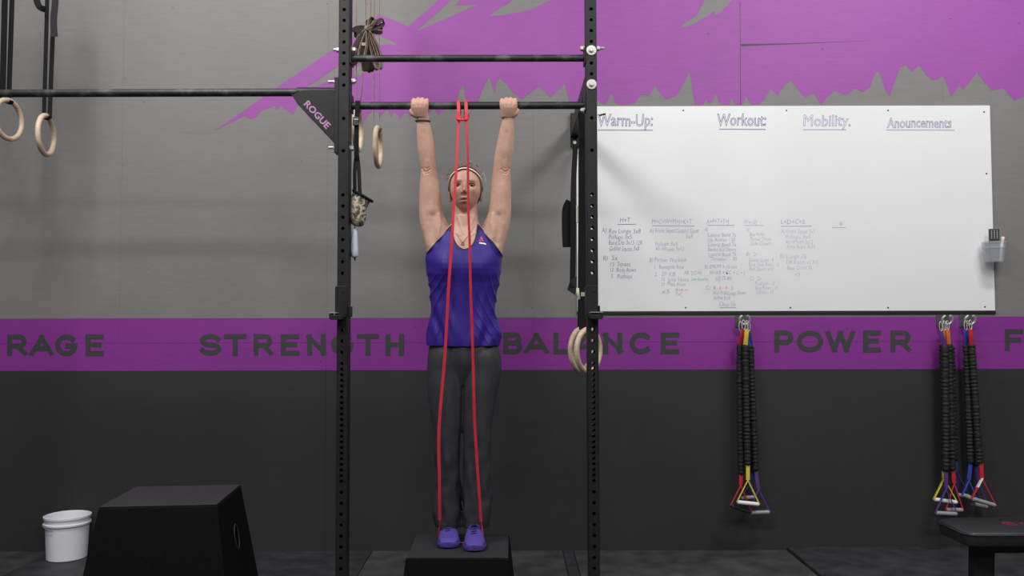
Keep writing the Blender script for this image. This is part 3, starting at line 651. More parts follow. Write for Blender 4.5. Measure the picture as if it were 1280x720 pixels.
M_PALE = mat('pale_blue_cloth', (.56, .59, .70), .7, var=.08, vscale=60)
q = MB(); q.tube([P(443.3, 286, pc), P(443.3, 288.5, pc), P(443, 296, pc), P(443, 312, pc), P(443.5, 320, pc), P(444, 322, pc)], [.007, .012, .0155, .0185, .018, .010], 14); q.build('chalk_sock', M_PALE, pch, smooth=True)
q = MB(); q.tube([P(443.5, 321.5, pc), P(443.5, 326, pc)], [.005, .003], 8); q.build('knot', M_WEBG, pch)

# ------------------------------------------------------------------ resistance tubes on wall hooks
HD = WALL - .03
def hook(px, py, label):
    c = P(px, py, WALL - .008)
    r = thing('wall_hook', P(px, py + 10, WALL), label, 'hook', 'steel hooks below the whiteboard')
    q = MB(); k = WALL / F
    q.box(c.x - 8.5 * k, c.x + 7 * k, WALL - .0045, WALL - .0008, c.z - 9 * k, c.z + 8 * k); q.build('plate', mat('dull_steel', (.10, .10, .105), .45, .4, var=.2, vscale=60), r, bevel=.001)
    pts = [Vector((c.x + 6.3 * k * math.cos(a) + .6 * k, WALL - .045 - .008 * math.sin(a), c.z + 5.8 * k * math.sin(a))) for a in [math.radians(t) for t in range(118, 425, 18)]]
    q = MB(); q.tube(pts, .0078, 10); q.build('open_ring', M_ZINC, r, smooth=True)
    q = MB(); q.tube([Vector((c.x + 2 * k, WALL - .003, c.z - 4.5 * k)), Vector((c.x + 1 * k, WALL - .042, c.z - 5.2 * k))], .006, 8); q.build('shank', M_ZINC, r, smooth=True)
    return c
def tube_band(label, col, top, s0, s1, tabtop, apex, e1, e2, D, col2=None, white=None, grip=M_GRIP):
    """hanging resistance tube: clip, coloured tab, ruffled sleeve, coloured triangle handle"""
    r = thing('resistance_tube', P(apex[0], max(e1[1], e2[1]) + 2, D), label, 'resistance band', 'sleeved resistance tubes hanging below the whiteboard')
    k = D / F; ms = M_STRAP[col]; mt = M_STRAP[col2 or col]
    cl = P(top[0], top[1] - 6, D); q = MB()
    q.tube([cl + Vector((4.0 * k * math.cos(a) * .45, .002 * math.sin(a), 6 * k * math.sin(a))) for a in [2 * math.pi * i / 18 for i in range(18)]], .0028, 8, closed=True); q.build('clip', M_ZINC, r, smooth=True)
    q = MB(); q.ribbon(catmull([P(top[0], top[1] - 1, D), P((top[0] * .6 + s0[0] * .4), top[1] + 8, D - .006), P(s0[0], s0[1] + 2, D)], 4), Vector((1, .3, 0)), .026, .006); q.build('top_tab', mt, r, bevel=.001)
    n = 66; pts = []; rs = []
    rb = random.Random(int(top[0] * 13 + s0[0]))
    for i in range(n + 1):
        t = i / n; p = P(s0[0] + (s1[0] - s0[0]) * t, s0[1] + (s1[1] - s0[1]) * t, D)
        pts.append(p + Vector((rb.uniform(-.0015, .0015), rb.uniform(-.0015, .0015), 0))); rs.append((.0205 if i % 2 else .0172) * rb.uniform(.88, 1.08) * (0.75 if i in (0, n) else 1))
    q = MB(); q.tube(pts, rs, 12); q.build('sleeve', M_SLEEVE, r, smooth=False)
    ap = P(apex[0], apex[1], D - .01)
    q = MB(); q.ribbon([P(tabtop[0], tabtop[1] - 4, D), P((tabtop[0] + apex[0]) / 2, (tabtop[1] + apex[1]) / 2, D - .008), ap], Vector((1, .1, 0)), .022, .007); q.build('neck_strap', ms, r, bevel=.001)
    E1 = P(e1[0], e1[1], D - .035); E2 = P(e2[0], e2[1], D - .035)
    for j, E in enumerate((E1, E2)):
        st = ap if not white or j else ap + (E - ap) * .45
        q = MB(); q.ribbon([st, st + (E - st) * .5, E], Vector((1, .5, .0)) if abs(E.x - ap.x) < .03 else Vector((0.3, 1, .2)), .019, .0055); q.build('handle_strap', ms, r, bevel=.001)
        if white and not j: q = MB(); q.ribbon([ap, ap + (E - ap) * .45], Vector((.3, 1, .2)), .021, .007); q.build('care_label', M_PLASTIC, r)
    q = MB(); d = (E2 - E1); q.tube([E1, E1 + d * .04, E1 + d * .06, E1 + d * .94, E1 + d * .96, E2], [.006, .006, .0115, .0115, .006, .006], 12); q.build('grip', grip, r, smooth=True)
hook(928, 400, 'open steel ring hook on the purple stripe between painted words BALANCE and POWER')
tube_band('black sleeved tube with red strap handle beside a yellow one', 'red', (929.5, 412), (924.5, 430), (926.5, 593), (926.5, 595), (926, 606), (913, 632), (940, 641), HD - .05, grip=M_VINYL)
tube_band('black sleeved tube with yellow strap handle between red and purple ones', 'yellow', (933.5, 413), (931.5, 431), (934.5, 581), (934.8, 584), (934.8, 600), (921, 627.5), (949.5, 630.5), HD - .085, grip=M_PLASTIC)
tube_band('black sleeved tube with purple strap handle beside a yellow one', 'purple', (925.5, 414), (937.5, 431), (944.5, 588), (945, 594), (948, 611), (936, 641), (963, 640), HD - .045, 'blue')
tube_band('black sleeved tube with navy strap handle hidden behind the yellow handle', 'navy', (936, 414), (938.5, 433), (941, 590), (941, 592), (938, 604), (925.5, 622.5), (943, 621.5), HD - .015)
hook(1179.5, 400, 'open steel ring hook holding tubes with yellow and purple handles')
tube_band('black sleeved tube with yellow and orange strap handle', 'yellow', (1180.5, 413), (1178, 430), (1181, 590), (1180, 592), (1180, 598), (1167, 624), (1197, 628), HD - .045, 'orange', grip=M_PLASTIC)
tube_band('black sleeved tube with purple strap handle hanging above the bench end', 'purple', (1176, 414), (1181, 432), (1182.5, 588), (1182.5, 594), (1182.5, 611), (1169, 641), (1197, 642.5), HD - .085)
tube_band('black sleeved tube with red strap handle behind the purple handle', 'red', (1184.5, 413), (1186.5, 430), (1190.5, 588), (1191.5, 592), (1192.5, 604), (1182, 637), (1204, 637.5), HD - .05, 'orange')
tube_band('black sleeved tube with navy strap handle leaning toward the blue one', 'navy', (1182.5, 414), (1189, 433), (1193.5, 575), (1194.5, 578), (1196, 590), (1196.5, 618.5), (1213, 620.5), HD - .012)
hook(1208, 400, 'open steel ring hook holding tubes with blue and red handles')
tube_band('black sleeved tube with bright blue strap handle', 'blue', (1207, 413), (1208, 431), (1213, 579), (1213, 583), (1211, 600), (1203, 618), (1222, 626), HD - .05)
tube_band('black sleeved tube with red strap handle and white label', 'red', (1213, 412), (1214.5, 430), (1224.5, 579), (1226.5, 583), (1227.5, 598), (1214.5, 623), (1245, 632), HD - .085, white=True)
tube_band('black sleeved tube with dark purple strap handle behind the red handle', 'purple', (1210, 413), (1215, 433), (1219.5, 582), (1220, 585), (1222, 600), (1213, 629), (1235, 634), HD - .012, 'navy')

# ------------------------------------------------------------------ bucket
bc = Vector(((89 - 640) / F * 4.90, 4.905, FZ))
bk = thing('bucket', bc, 'white plastic bucket standing on the mats against the wall', 'bucket')
q = MB(); q.lathe([(0, .003), (.099, .0), (.105, .004), (.1135, .190), (.1225, .192), (.1235, .196), (.1235, .202), (.1165, .205), (.1175, .226), (.123, .229), (.1235, .240), (.1175, .242), (.115, .234), (.102, .010), (0, .008)], bc, 48); q.build('body', M_PLASTIC, bk, smooth=True)
q = MB(); q.tube([bc + Vector((.1255 * math.cos(a), .1255 * math.sin(a), .197 - .02 * (1 - math.cos(a + math.pi)))) for a in [math.radians(t) for t in range(165, 262, 6)]], .0018, 6); q.build('wire_handle', M_GRIP, bk, smooth=True)

# ------------------------------------------------------------------ plyometric boxes
def plyo(name, label, base, top_w, top_d, bot_w, bot_d, h, yaw, hole=False, lean=0):
    r = thing(name, base, label, 'plyo box')
    R = Matrix.Rotation(yaw, 3, 'Z')
    def pt(sx_, sy_, t, inset=0):
        ww = (bot_w + (top_w - bot_w) * t) / 2; dd = (bot_d + (top_d - bot_d) * t) / 2
        return Vector(base) + R @ Vector((sx_ * ww, sy_ * dd, h * t))
    q = MB()
    cs = [(-1, -1), (1, -1), (1, 1), (-1, 1)]
    q.loft([[pt(a, b, 0) for a, b in cs], [pt(a, b, 1) for a, b in cs]])
    # rebuild caps as plain quads
    body = q.build('body', M_PLYO, r, bevel=.006, seg=2)
    q = MB(); e = .004
    top = [Vector(p) + Vector((0, 0, .0005)) for p in (pt(a * .985, b * .985, 1) for a, b in cs)]
    q.prism(top, (0, 0, .003)); q.build('top_sheet', mat('rubber_top_' + name, (0.022, 0.022, 0.0245), .6, var=.35, vscale=160, bump=.3, bscale=260, spec=.4), r, bevel=.001)
    if hole:
        # hand hole cut into each side
        for s_ in (1, -1):
            c = pt(s_, 0.03, .70); u = (pt(s_, 1, .70) - pt(s_, -1, .70)).normalized(); v_ = (pt(s_, 0, 1) - pt(s_, 0, 0)).normalized(); nrm = u.cross(v_)
            if nrm.dot(R @ Vector((s_, 0, 0))) < 0: nrm = -nrm
            out = [c + u * (.033 * math.cos(2 * math.pi * i / 28)) + v_ * (.052 * math.sin(2 * math.pi * i / 28)) for i in range(28)]
            q = MB(); q.prism([p + nrm * .03 for p in out], nrm * -.16); cut = q.build('cut', M_PLYO, None)
            bo = body.modifiers.new('hole', 'BOOLEAN'); bo.operation = 'DIFFERENCE'; bo.object = cut; bo.solver = 'EXACT'
            bpy.context.view_layer.update()
            nm = bpy.data.meshes.new_from_object(body.evaluated_get(bpy.context.evaluated_depsgraph_get()))
            body.modifiers.clear(); body.data = nm; bpy.data.objects.remove(cut)
            q = MB(); q.tube([p + nrm * .0005 for p in out], .0035, 8, closed=True); q.build('hole_rim', mat('paler_edge', (.02, .02, .021), .6, var=.2), r, smooth=True)  # rim around the hole, coloured paler than the box body
    return r
plyo('plyo_box', 'low black plyo box the person stands on', ((508 + 635.5 - 1280) / 2 / F * 3.815, 4.03, FZ), .4546, .43, .52, .50, .302 - FZ, 0)
# tall box: top corners from the picture, height .61
tf = [P(126, 631, 3.44), P(272, 630, 3.44)]
yaw = math.radians(5.5); tc = P(213.5, 617, 3.64)
plyo('plyo_box', 'tall black plyo box with tapered sides and hand hole beside the bucket', (tc.x + .013, 3.645, FZ), .456, .43, .645, .64, .612 - FZ, yaw, hole=True)

# ------------------------------------------------------------------ bench
bn = thing('weight_bench', (2.5, 3.82, .018 + FZ), 'flat black padded weight bench with red print under the hanging tubes', 'bench')
z1 = .445; z0 = z1 - .062
poly = [(1.95, 3.665), (3.10, 3.665), (3.10, 3.965), (2.02, 3.965), (1.94, 3.935), (1.925, 3.90), (1.925, 3.70)]
q = MB(); q.prism([(a, b, z0) for a, b in poly], (0, 0, z1 - z0)); pad = q.build('pad', M_VINYL, bn, bevel=.012, seg=3, smooth=True)
q = MB(); q.tube([Vector((a, b, z1 - .012)) * 1.0 + Vector(((2.5 - a) * -.002, 0, 0)) for a, b in poly], .0035, 6, closed=True); q.build('piping', M_VINYL, pad, smooth=True)
for x in (2.06, 2.95):
    q = MB(); q.prism([(x - .05, 3.775, .04), (x + .03, 3.775, .04), (x + .045, 3.775, z0), (x - .035, 3.775, z0)], (0, .07, 0)); q.build('post', M_STEEL, bn, bevel=.003)
    q = MB(); q.box(x - .05, x + .03, 3.60, 4.02, .0185 + FZ, .075); q.build('foot', M_STEEL, bn, bevel=.004)
q = MB(); q.box(2.05, 2.96, 3.785, 3.835, z0 - .055, z0 - .004); q.build('spine', M_STEEL, bn, bevel=.003)
# red print: round emblem and a line of small marks
q = MB(); ec = Vector((2.20, 3.83, z1 + .0006))
for i in range(28):
    a0 = 2 * math.pi * i / 28; a1 = 2 * math.pi * (i + 1) / 28
    q.add([ec + Vector((.028 * math.cos(a0), .033 * math.sin(a0), 0)), ec + Vector((.028 * math.cos(a1), .033 * math.sin(a1), 0)), ec + Vector((.021 * math.cos(a1), .026 * math.sin(a1), 0)), ec + Vector((.021 * math.cos(a0), .026 * math.sin(a0), 0))], [(0, 1, 2, 3)])
for (ax0, ay0, ax1, ay1) in ((-.018, -.018, .02, .016), (-.016, .014, .006, -.02), (.0, .02, .03, -.012)):
    a = ec + Vector((ax0, ay0, 0)); b = ec + Vector((ax1, ay1, 0)); nn_ = Vector((-(b - a).y, (b - a).x, 0)).normalized() * .004; q.add([a + nn_, b + nn_, b - nn_, a - nn_], [(0, 1, 2, 3)])
for i in range(9):
    x = 2.25 + .025 * i; hh = .014
    q.add([(x, 3.83 - hh, z1 + .0006), (x + .006, 3.83 - hh, z1 + .0006), (x + .006, 3.83 + hh, z1 + .0006), (x, 3.83 + hh, z1 + .0006)], [(0, 1, 2, 3)])
    q.add([(x + .006, 3.83 + hh * .5, z1 + .0006), (x + .018, 3.83 + hh * .5, z1 + .0006), (x + .018, 3.83 + hh, z1 + .0006), (x + .006, 3.83 + hh, z1 + .0006)], [(0, 1, 2, 3)])
q.build('red_print', M_RED, pad, fix=False)

# ------------------------------------------------------------------ person
PZ = P(580, 684, 4.05); FOOT = Vector((P(580, 430, 4.09).x, 4.09, .3055))
person = thing('person', FOOT, 'person in purple tank top standing on a box, both hands gripping the pull-up bar', 'person')
NR = 48
def ring_e(c, rx, rf, rb, e=2.2, n=NR, fn=None):
    out = []
    for j in range(n):
        t = 2 * math.pi * j / n; ct, st = math.cos(t), math.sin(t)
        k = (abs(ct) ** e + abs(st) ** e) ** (-1 / e)
        x = rx * ct * k; y = (rb if st > 0 else rf) * st * k
        out.append(Vector((c[0] + x, c[1] + y, c[2])))
    return out
def px_loft(q, rows, e=2.2, sub=3, inset=0.0, fn=None):
    """rows: (px left, px right, py, D, front depth, back depth) from top to bottom, smoothly interpolated"""
    rows = np.array(rows, float); k = len(rows); out = []
    for i in range(k - 1):
        p0, p1, p2, p3 = rows[max(i - 1, 0)], rows[i], rows[i + 1], rows[min(i + 2, k - 1)]
        for s in range(sub):
            t = s / sub
            out.append(0.5 * ((2 * p1) + (p2 - p0) * t + (2 * p0 - 5 * p1 + 4 * p2 - p3) * t * t + (3 * p1 - p0 - 3 * p2 + p3) * t ** 3))
    out.append(rows[-1]); rings = []
    for (xl, xr, y, D, rf, rb) in out:
        a = P(xl + inset, y, D); b = P(xr - inset, y, D); c = (a + b) / 2
        rg = ring_e(c, (b.x - a.x) / 2, max(rf - inset * .0035, .004), max(rb - inset * .0035, .004), e)
        if fn: rg = [fn(p, c) for p in rg]
        rings.append(rg)
    q.loft(rings)

TD = 4.10
torso = [(570, 595, 270, 4.10, .050, .050), (568, 597, 278, 4.10, .052, .055), (560, 603, 285, 4.105, .058, .065), (549, 614, 292, 4.105, .068, .075), (541, 621, 302, 4.10, .080, .085), (535.5, 625, 314, TD, .092, .09),
         (533.5, 625.5, 326, TD, .105, .09), (535.5, 624, 343, TD, .108, .088), (539.5, 620.5, 360, TD, .098, .083), (541, 617.5, 378, TD, .09, .08), (540.5, 617.5, 395, TD, .088, .082), (539, 621, 412, TD, .09, .092),
         (538, 622, 428, TD, .09, .105), (539.5, 621, 445, TD, .08, .105), (545, 616, 460, TD, .07, .095), (556, 604, 470, TD, .05, .06)]
def chest(p, c):
    if p.y < c.y:
        for sx_ in (-1, 1):
            bx_ = c.x + sx_ * .078; bz_ = P(580, 334, TD).z
            d2 = ((p.x - bx_) / .055) ** 2 + ((p.z - bz_) / .055) ** 2
            p = p + Vector((0, -.021 * math.exp(-d2), 0))
    return p
arm_l = [(521, 537.5, 146, 4.0, .019, .021), (521, 537, 152, 4.005, .019, .021), (520.8, 539.5, 163, 4.015, .024, .026), (521.2, 542.8, 178, 4.03, .031, .034), (522.3, 544.2, 190, 4.04, .034, .036), (524.3, 544.8, 202, 4.05, .033, .034),
         (526, 546, 213, 4.06, .034, .035), (525.2, 548, 225, 4.068, .037, .038), (524.2, 550.3, 240, 4.075, .042, .044), (524, 552, 255, 4.085, .047, .05), (524, 554.5, 268, 4.09, .052, .055), (525, 560, 280, 4.095, .058, .06), (528, 562, 292, 4.10, .064, .068), (531, 562, 304, 4.10, .066, .07), (535, 560, 320, 4.10, .06, .065), (540, 556, 332, 4.10, .045, .05)]
arm_r = [(628.5, 642.5, 146, 4.0, .019, .021), (627.5, 642.5, 152, 4.005, .019, .021), (624.5, 642.8, 163, 4.015, .024, .026), (621.3, 642.5, 178, 4.03, .031, .034), (619, 641.5, 190, 4.04, .034, .036), (617.3, 639, 202, 4.05, .033, .034),
         (616, 638, 213, 4.06, .034, .035), (614.8, 638.5, 225, 4.068, .037, .038), (613.5, 639, 240, 4.075, .042, .044), (611.8, 639, 255, 4.085, .047, .05), (609, 638.8, 268, 4.09, .052, .055), (604, 637.5, 280, 4.095, .058, .06), (601, 634.5, 292, 4.10, .064, .068), (601, 631, 304, 4.10, .066, .07), (603, 627, 320, 4.10, .06, .065), (608, 621, 332, 4.10, .045, .05)]
neck = [(567, 597, 248, 4.11, .045, .055), (567.5, 597, 262, 4.11, .046, .055), (567, 597.5, 272, 4.11, .048, .057), (563, 600, 281, 4.11, .055, .062), (555, 608, 289, 4.11, .062, .068), (550, 613, 298, 4.11, .06, .06)]
leg_l = [(541, 576, 455, 4.10, .07, .08), (537, 578, 490, 4.095, .075, .082), (541, 575, 525, 4.09, .062, .068), (545, 572, 550, 4.09, .05, .055), (547, 572, 590, 4.11, .045, .06), (552, 571, 630, 4.13, .035, .045), (553, 571, 655, 4.135, .034, .042), (553, 572, 672, 4.14, .036, .045)]
leg_r = [(583, 619, 455, 4.10, .07, .08), (580, 620, 490, 4.095, .075, .082), (581, 615, 525, 4.09, .062, .068), (583, 611, 550, 4.09, .05, .055), (583, 609, 590, 4.10, .045, .06), (584, 604, 630, 4.11, .035, .045), (585, 604, 655, 4.115, .034, .042), (585, 605, 674, 4.12, .036, .045)]
BAR_Z = zl; BAR_R = .0178
def hand(q, cx_px, side):
    """chin-up grip: back of the hand towards the camera, fingers over the bar and down behind it, thumb on the outer side (side = -1 viewer left)"""
    cx = P(cx_px, 135, 3.99).x
    o = side                                        # outer direction along x
    def X(u): return cx + o * u                     # u > 0 towards the thumb
    # palm: from wrist up to the knuckles, in front of the bar
    rows = [(147.5, -.006, .030, 3.998, .019), (141.5, -.001, .036, 3.988, .020), (136, .001, .0405, 3.979, .019), (131, .000, .0425, 3.974, .0175), (127.5, -.001, .042, 3.975, .016), (125, -.001, .039, 3.980, .013)]
    rings = []
    for (y, off, hw, D, th) in rows:
        z = P(cx_px, y, D).z
        rings.append(ring_e((X(off), D, z), hw, th, th, 2.6))
    q.loft(rings)
    # four fingers, each bent around the bar
    zc = BAR_Z; yc = BD
    for i, (u, r0, ln) in enumerate([(-.0315, .0092, 235), (-.0105, .0102, 262), (.0105, .0106, 268), (.0315, .0102, 250)]):
        R0 = BAR_R + r0 + .0005; pts = []; rs = []
        kz = [-.002, .0015, .001, -.003][i]
        for t in np.linspace(0, 1, 15):
            a = math.radians(162 - ln * t); f = 1 + .10 * math.exp(-((t - .12) / .09) ** 2) + .06 * math.exp(-((t - .48) / .07) ** 2)
            pts.append(Vector((X(u * (1 - .06 * t)), yc + math.cos(a) * R0 * 1.0, zc + math.sin(a) * R0 + kz * (1 - t)))); rs.append(r0 * f * (1 - .22 * t))
        rs[-1] *= .6
        q.tube(pts, rs, 12)
        kn = pts[1] + Vector((0, -.003, .002)); q.tube([kn + Vector((0, .004, -.012)), kn, kn + Vector((0, .008, .004))], [.008, r0 * 1.03, .007], 10)
    # thumb: leaves the side of the palm near the wrist, goes out and under the bar
    tp = catmull([Vector((X(.018), 3.994, P(0, 146, 3.99).z)), Vector((X(.032), 3.990, P(0, 143, 3.99).z)), Vector((X(.039), 3.992, P(0, 139.5, 3.99).z)), Vector((X(.039), 4.006, zc - .030)), Vector((X(.034), 4.026, zc - .026)), Vector((X(.018), 4.038, zc - .014))], 4)
    q.tube(tp, [.012 + .003 * math.sin(math.pi * min(1, i / 10)) if i < 11 else .0125 - .0003 * (i - 10) for i in range(len(tp))], 12)
# --- head
HC = P(582.0, 237.5, 4.095); HW, HF, HB, HH = .0735, .098, .100, .1135
TILT = math.radians(4)
RT = Matrix.Rotation(-TILT, 3, 'X')
def g2(x, z, cx, cz, sx_, sz_): return math.exp(-((x - cx) / sx_) ** 2 - ((z - cz) / sz_) ** 2)
def head_point(th, ph, grow=0.0, feat=1.0):
    """th: azimuth (0 = viewer right, -90 = front), ph: elevation"""
    ct, st, cp, sp = math.cos(th), math.sin(th), math.cos(ph), math.sin(ph)
    x = HW * ct * cp; y = (HF if st < 0 else HB) * st * cp; z = HH * sp
    # jaw: narrower below the cheekbones, cranium fuller above
    t = max(0, -z / HH)
    nar = 1 - .34 * t ** 1.7
    x *= nar
    if y > 0: y *= 1 - .45 * t
    else: y *= 1 - .10 * t ** 2
    if z > 0: x *= 1 + .05 * math.sin(math.pi * min(1, z / HH)); 
    # flatter face front
    if y < 0: y = -HF * (abs(y) / HF) ** .82 if y < 0 else y
    if y < 0 and feat:
        fr = min(1, max(0, (-y - .02) / .03)) * feat
        d = 0
        d += .0215 * math.exp(-(x / .0085) ** 2) * (math.exp(-((z + .028) / .011) ** 2))             # nose tip
        d += .0145 * math.exp(-(x / .0075) ** 2) * math.exp(-((z + .008) / .020) ** 2)               # bridge
        for s in (-1, 1):
            d += .0085 * g2(x, z, s * .0125, -.032, .0065, .007)                                      # nostril wings
            d -= .0125 * g2(x, z, s * .0335, .006, .0165, .0105)                                      # eye sockets
            d += .0055 * g2(x, z, s * .033, .027, .022, .008)                                        # brows
            d += .0055 * g2(x, z, s * .046, -.022, .017, .018)                                       # cheekbones
            d -= .0030 * g2(x, z, s * .045, -.058, .012, .016)
        d += .0075 * g2(x, z, 0, -.058, .019, .0055) + .0085 * g2(x, z, 0, -.0735, .017, .0060)      # lips
        d -= .0095 * g2(x, z, 0, -.0655, .015, .0030)                                                # open mouth line
        d += .0035 * g2(x, z, 0, -.0655, .03, .02)
        d += .0085 * g2(x, z, 0, -.100, .022, .012)                                                  # chin
        y -= d * fr
    v = Vector((x, y, z)); ln = v.length
    v *= 1 + grow / ln
    return HC + RT @ v
def head_grid(q, grow=0.0, feat=1.0, na=128, ne=96):
    rings = [[head_point(2 * math.pi * j / na, -math.pi / 2 + math.pi * (i + .5) / ne, grow, feat) for j in range(na)] for i in range(ne)]
    q.loft(rings)
q = MB(); px_loft(q, torso, 2.25, fn=chest); parts_q = [q]
for rows, e in ((arm_l, 2.1), (arm_r, 2.1), (neck, 2.1), (leg_l, 2.1), (leg_r, 2.1)):
    q = MB(); px_loft(q, rows, e); parts_q.append(q)
for cpx, sd in ((525.2, -1), (635.6, 1)):
    q = MB(); hand(q, cpx, sd); parts_q.append(q)
q = MB(); head_grid(q); parts_q.append(q)
for s in (-1, 1):                                       # ears
    q = MB(); c = HC + RT @ Vector((s * .0725, .010, -.031)); rings = []
    for i, (dz, hw, hd) in enumerate([(-.026, .003, .005), (-.021, .005, .009), (-.008, .006, .013), (.008, .0075, .017), (.020, .007, .015), (.026, .004, .007)]):
        rings.append([c + Vector((s * (.004 + dz * .12) + hw * math.cos(t), hd * math.sin(t), dz)) for t in [2 * math.pi * j / 14 for j in range(14)]])
    q.loft(rings); parts_q.append(q)
def remeshed(qs, voxel, smooth_it, name):
    v = []; f = []
    for q in qs:
        o = len(v); v += q.v; f += [tuple(i + o for i in fc) for fc in q.f]
    me = bpy.data.meshes.new(name); me.from_pydata(v, [], f)
    bm = bmesh.new(); bm.from_mesh(me); bmesh.ops.recalc_face_normals(bm, faces=bm.faces); bm.to_mesh(me); bm.free()
    ob = bpy.data.objects.new('tmp', me); C.objects.link(ob)
    md = ob.modifiers.new('r', 'REMESH'); md.mode = 'VOXEL'; md.voxel_size = voxel
    if smooth_it:
        sm = ob.modifiers.new('s', 'SMOOTH'); sm.factor = .5; sm.iterations = smooth_it
    bpy.context.view_layer.update()
    out = bpy.data.meshes.new_from_object(ob.evaluated_get(bpy.context.evaluated_depsgraph_get()))
    bpy.data.objects.remove(ob); bpy.data.meshes.remove(me)
    return out
def mesh_np(me):
    co = np.empty(len(me.vertices) * 3, np.float32); me.vertices.foreach_get('co', co); co = co.reshape(-1, 3).astype(float)
    no = np.empty(len(me.vertices) * 3, np.float32); me.vertices.foreach_get('normal', no); no = no.reshape(-1, 3).astype(float)
    return co, no
def set_col(me, cols, name='Col'):
    a = me.color_attributes.new(name, 'FLOAT_COLOR', 'POINT')
    a.data.foreach_set('color', np.concatenate([cols, np.ones((len(cols), 1))], 1).astype(np.float32).ravel())
def to_obj(me, name, material, parent, smooth=True):
    me.name = name; me.materials.clear(); me.materials.append(material)
    o = root_loc(parent); me.transform(Matrix.Translation(-o))
    me.polygons.foreach_set('use_smooth', [smooth] * len(me.polygons))
    ob = bpy.data.objects.new(name, me); C.objects.link(ob); ob.parent = parent
    return ob
body_me = remeshed(parts_q, .0026, 3, 'body')
co, no = mesh_np(body_me)
def to_px(co):
    d = co - np.array([0, 0, CAMZ]); r_, u_, f_ = (np.array(v) for v in (_r, _u, _f))
    zf_ = d @ f_; return 640 + F * (d @ r_) / zf_, 360 - F * (d @ u_) / zf_
bpx, bpy_ = to_px(co)
def groove(pl, wd, dep):
    global co
    pl = np.array(pl, float); best = np.full(len(co), 1e9)
    for a_, b_ in zip(pl[:-1], pl[1:]):
        ab = b_ - a_; t_ = np.clip(((bpx - a_[0]) * ab[0] + (bpy_ - a_[1]) * ab[1]) / (ab @ ab), 0, 1)
        best = np.minimum(best, np.hypot(bpx - a_[0] - t_ * ab[0], bpy_ - a_[1] - t_ * ab[1]))
    amt = dep * np.exp(-(best / wd) ** 2) * np.clip(-no[:, 1] * 2, 0, 1)
    co = co - no * amt[:, None]
for mx_ in (0, 1):
    fx = lambda pts: [((1164.5 - a_ if mx_ else a_), b_) for a_, b_ in pts]
    groove(fx([(527.5, 210.5), (530, 214), (534, 214.6), (537.5, 211.5)]), 1.0, .0035); groove(fx([(528.5, 214.5), (531.5, 217.2), (536, 216.5)]), .9, .0025); groove(fx([(530, 209.5), (533.5, 211.2), (536.5, 209)]), .8, .0018)
    groove(fx([(541, 270), (540.5, 286), (543.5, 302)]), 5.5, .009); groove(fx([(549, 268), (550.5, 280), (547, 296)]), 2.0, -.003); groove(fx([(530.5, 286), (531.5, 296), (534, 306)]), 2.6, -.0025); groove(fx([(528, 240), (530, 262), (534, 276)]), 2.8, .0018)
    groove(fx([(531, 166), (533, 182), (534, 198)]), 2.6, .0016); groove(fx([(538, 232), (540, 250), (541, 266)]), 2.5, -.0015)
    groove(fx([(561, 287.5), (568, 290), (575, 294)]), 1.4, -.0035); groove(fx([(573, 272), (575.5, 282), (579, 292)]), 1.3, -.003)
for cx_, s_ in ((525.2, -1), (635.6, 1)):                      # tendons and knuckle dips on the backs of the hands
    for u_ in (-5.6, 0, 5.6): groove([(cx_ + u_, 125.5), (cx_ + u_ * .8, 131)], .9, .0028)
body_me.vertices.foreach_set('co', co.astype(np.float32).ravel()); body_me.update(); co, no = mesh_np(body_me)
# skin colours: lips, brows, flushed joints; eye socket shade painted in
loc = (co - np.array(HC)) @ np.array(RT)           # head local
SK = np.array((.56, .345, .265)); cols = np.tile(SK, (len(co), 1))
def blend(mask, c): 
    global cols
    mk_ = np.clip(mask, 0, 1)[:, None]; cols = cols * (1 - mk_) + np.array(c) * mk_
isf = (loc[:, 1] < -.04) & (np.abs(loc[:, 0]) < .08) & (np.abs(loc[:, 2]) < .12)
G = lambda cx, cz, sx_, sz_: np.exp(-((loc[:, 0] - cx) / sx_) ** 2 - ((loc[:, 2] - cz) / sz_) ** 2) * isf
lip = np.maximum(1.3 * G(0, -.058, .019, .0052), 1.4 * G(0, -.0735, .016, .0058)); blend(np.clip(lip * 1.3 - .35, 0, 1) * .8, (.33, .10, .09))
blend(np.clip(1.7 * G(0, -.0655, .014, .0026) - .35, 0, 1), (.035, .012, .012))
for s in (-1, 1):
    ar = .0265 - 14 * (np.abs(loc[:, 0]) - .030) ** 2
    br = np.exp(-((loc[:, 2] - ar) / .0036) ** 2) * (np.abs(loc[:, 0] - s * .034) < .019) * isf; blend(br * .6, (.13, .07, .045))
    blend(G(s * .0335, .004, .016, .008) * .5, (.26, .12, .09)); blend(G(s * .047, -.028, .02, .018) * .25, (.56, .24, .18))  # shade painted into the eye sockets; blush on the cheeks
blend(np.exp(-((bpy_ - 213) / 9) ** 2) * .28 * (loc[:, 1] < -.02) * ((bpx < 548) | (bpx > 614)), (.50, .20, .15))
blend(np.clip((150 - bpy_) / 15, 0, 1) * .25, (.56, .27, .21)); blend(np.clip((270 - bpy_) / 6, 0, 1) * ((bpx > 556) & (bpx < 608) & (bpy_ > 200)) * .45, (.50, .25, .185))
set_col(body_me, cols)
M_SKIN = mat('skin', (.5, .3, .23), .55, var=.07, vscale=45, attr='Col', bump=.06, bscale=600, spec=.4)
b = M_SKIN.node_tree.nodes['Principled BSDF']; b.inputs['Subsurface Weight'].default_value = .12; b.inputs['Subsurface Radius'].default_value = (.012, .005, .003); b.inputs['Subsurface Scale'].default_value = .5
tris_src = body_me.copy()
body = to_obj(body_me, 'body', M_SKIN, person)

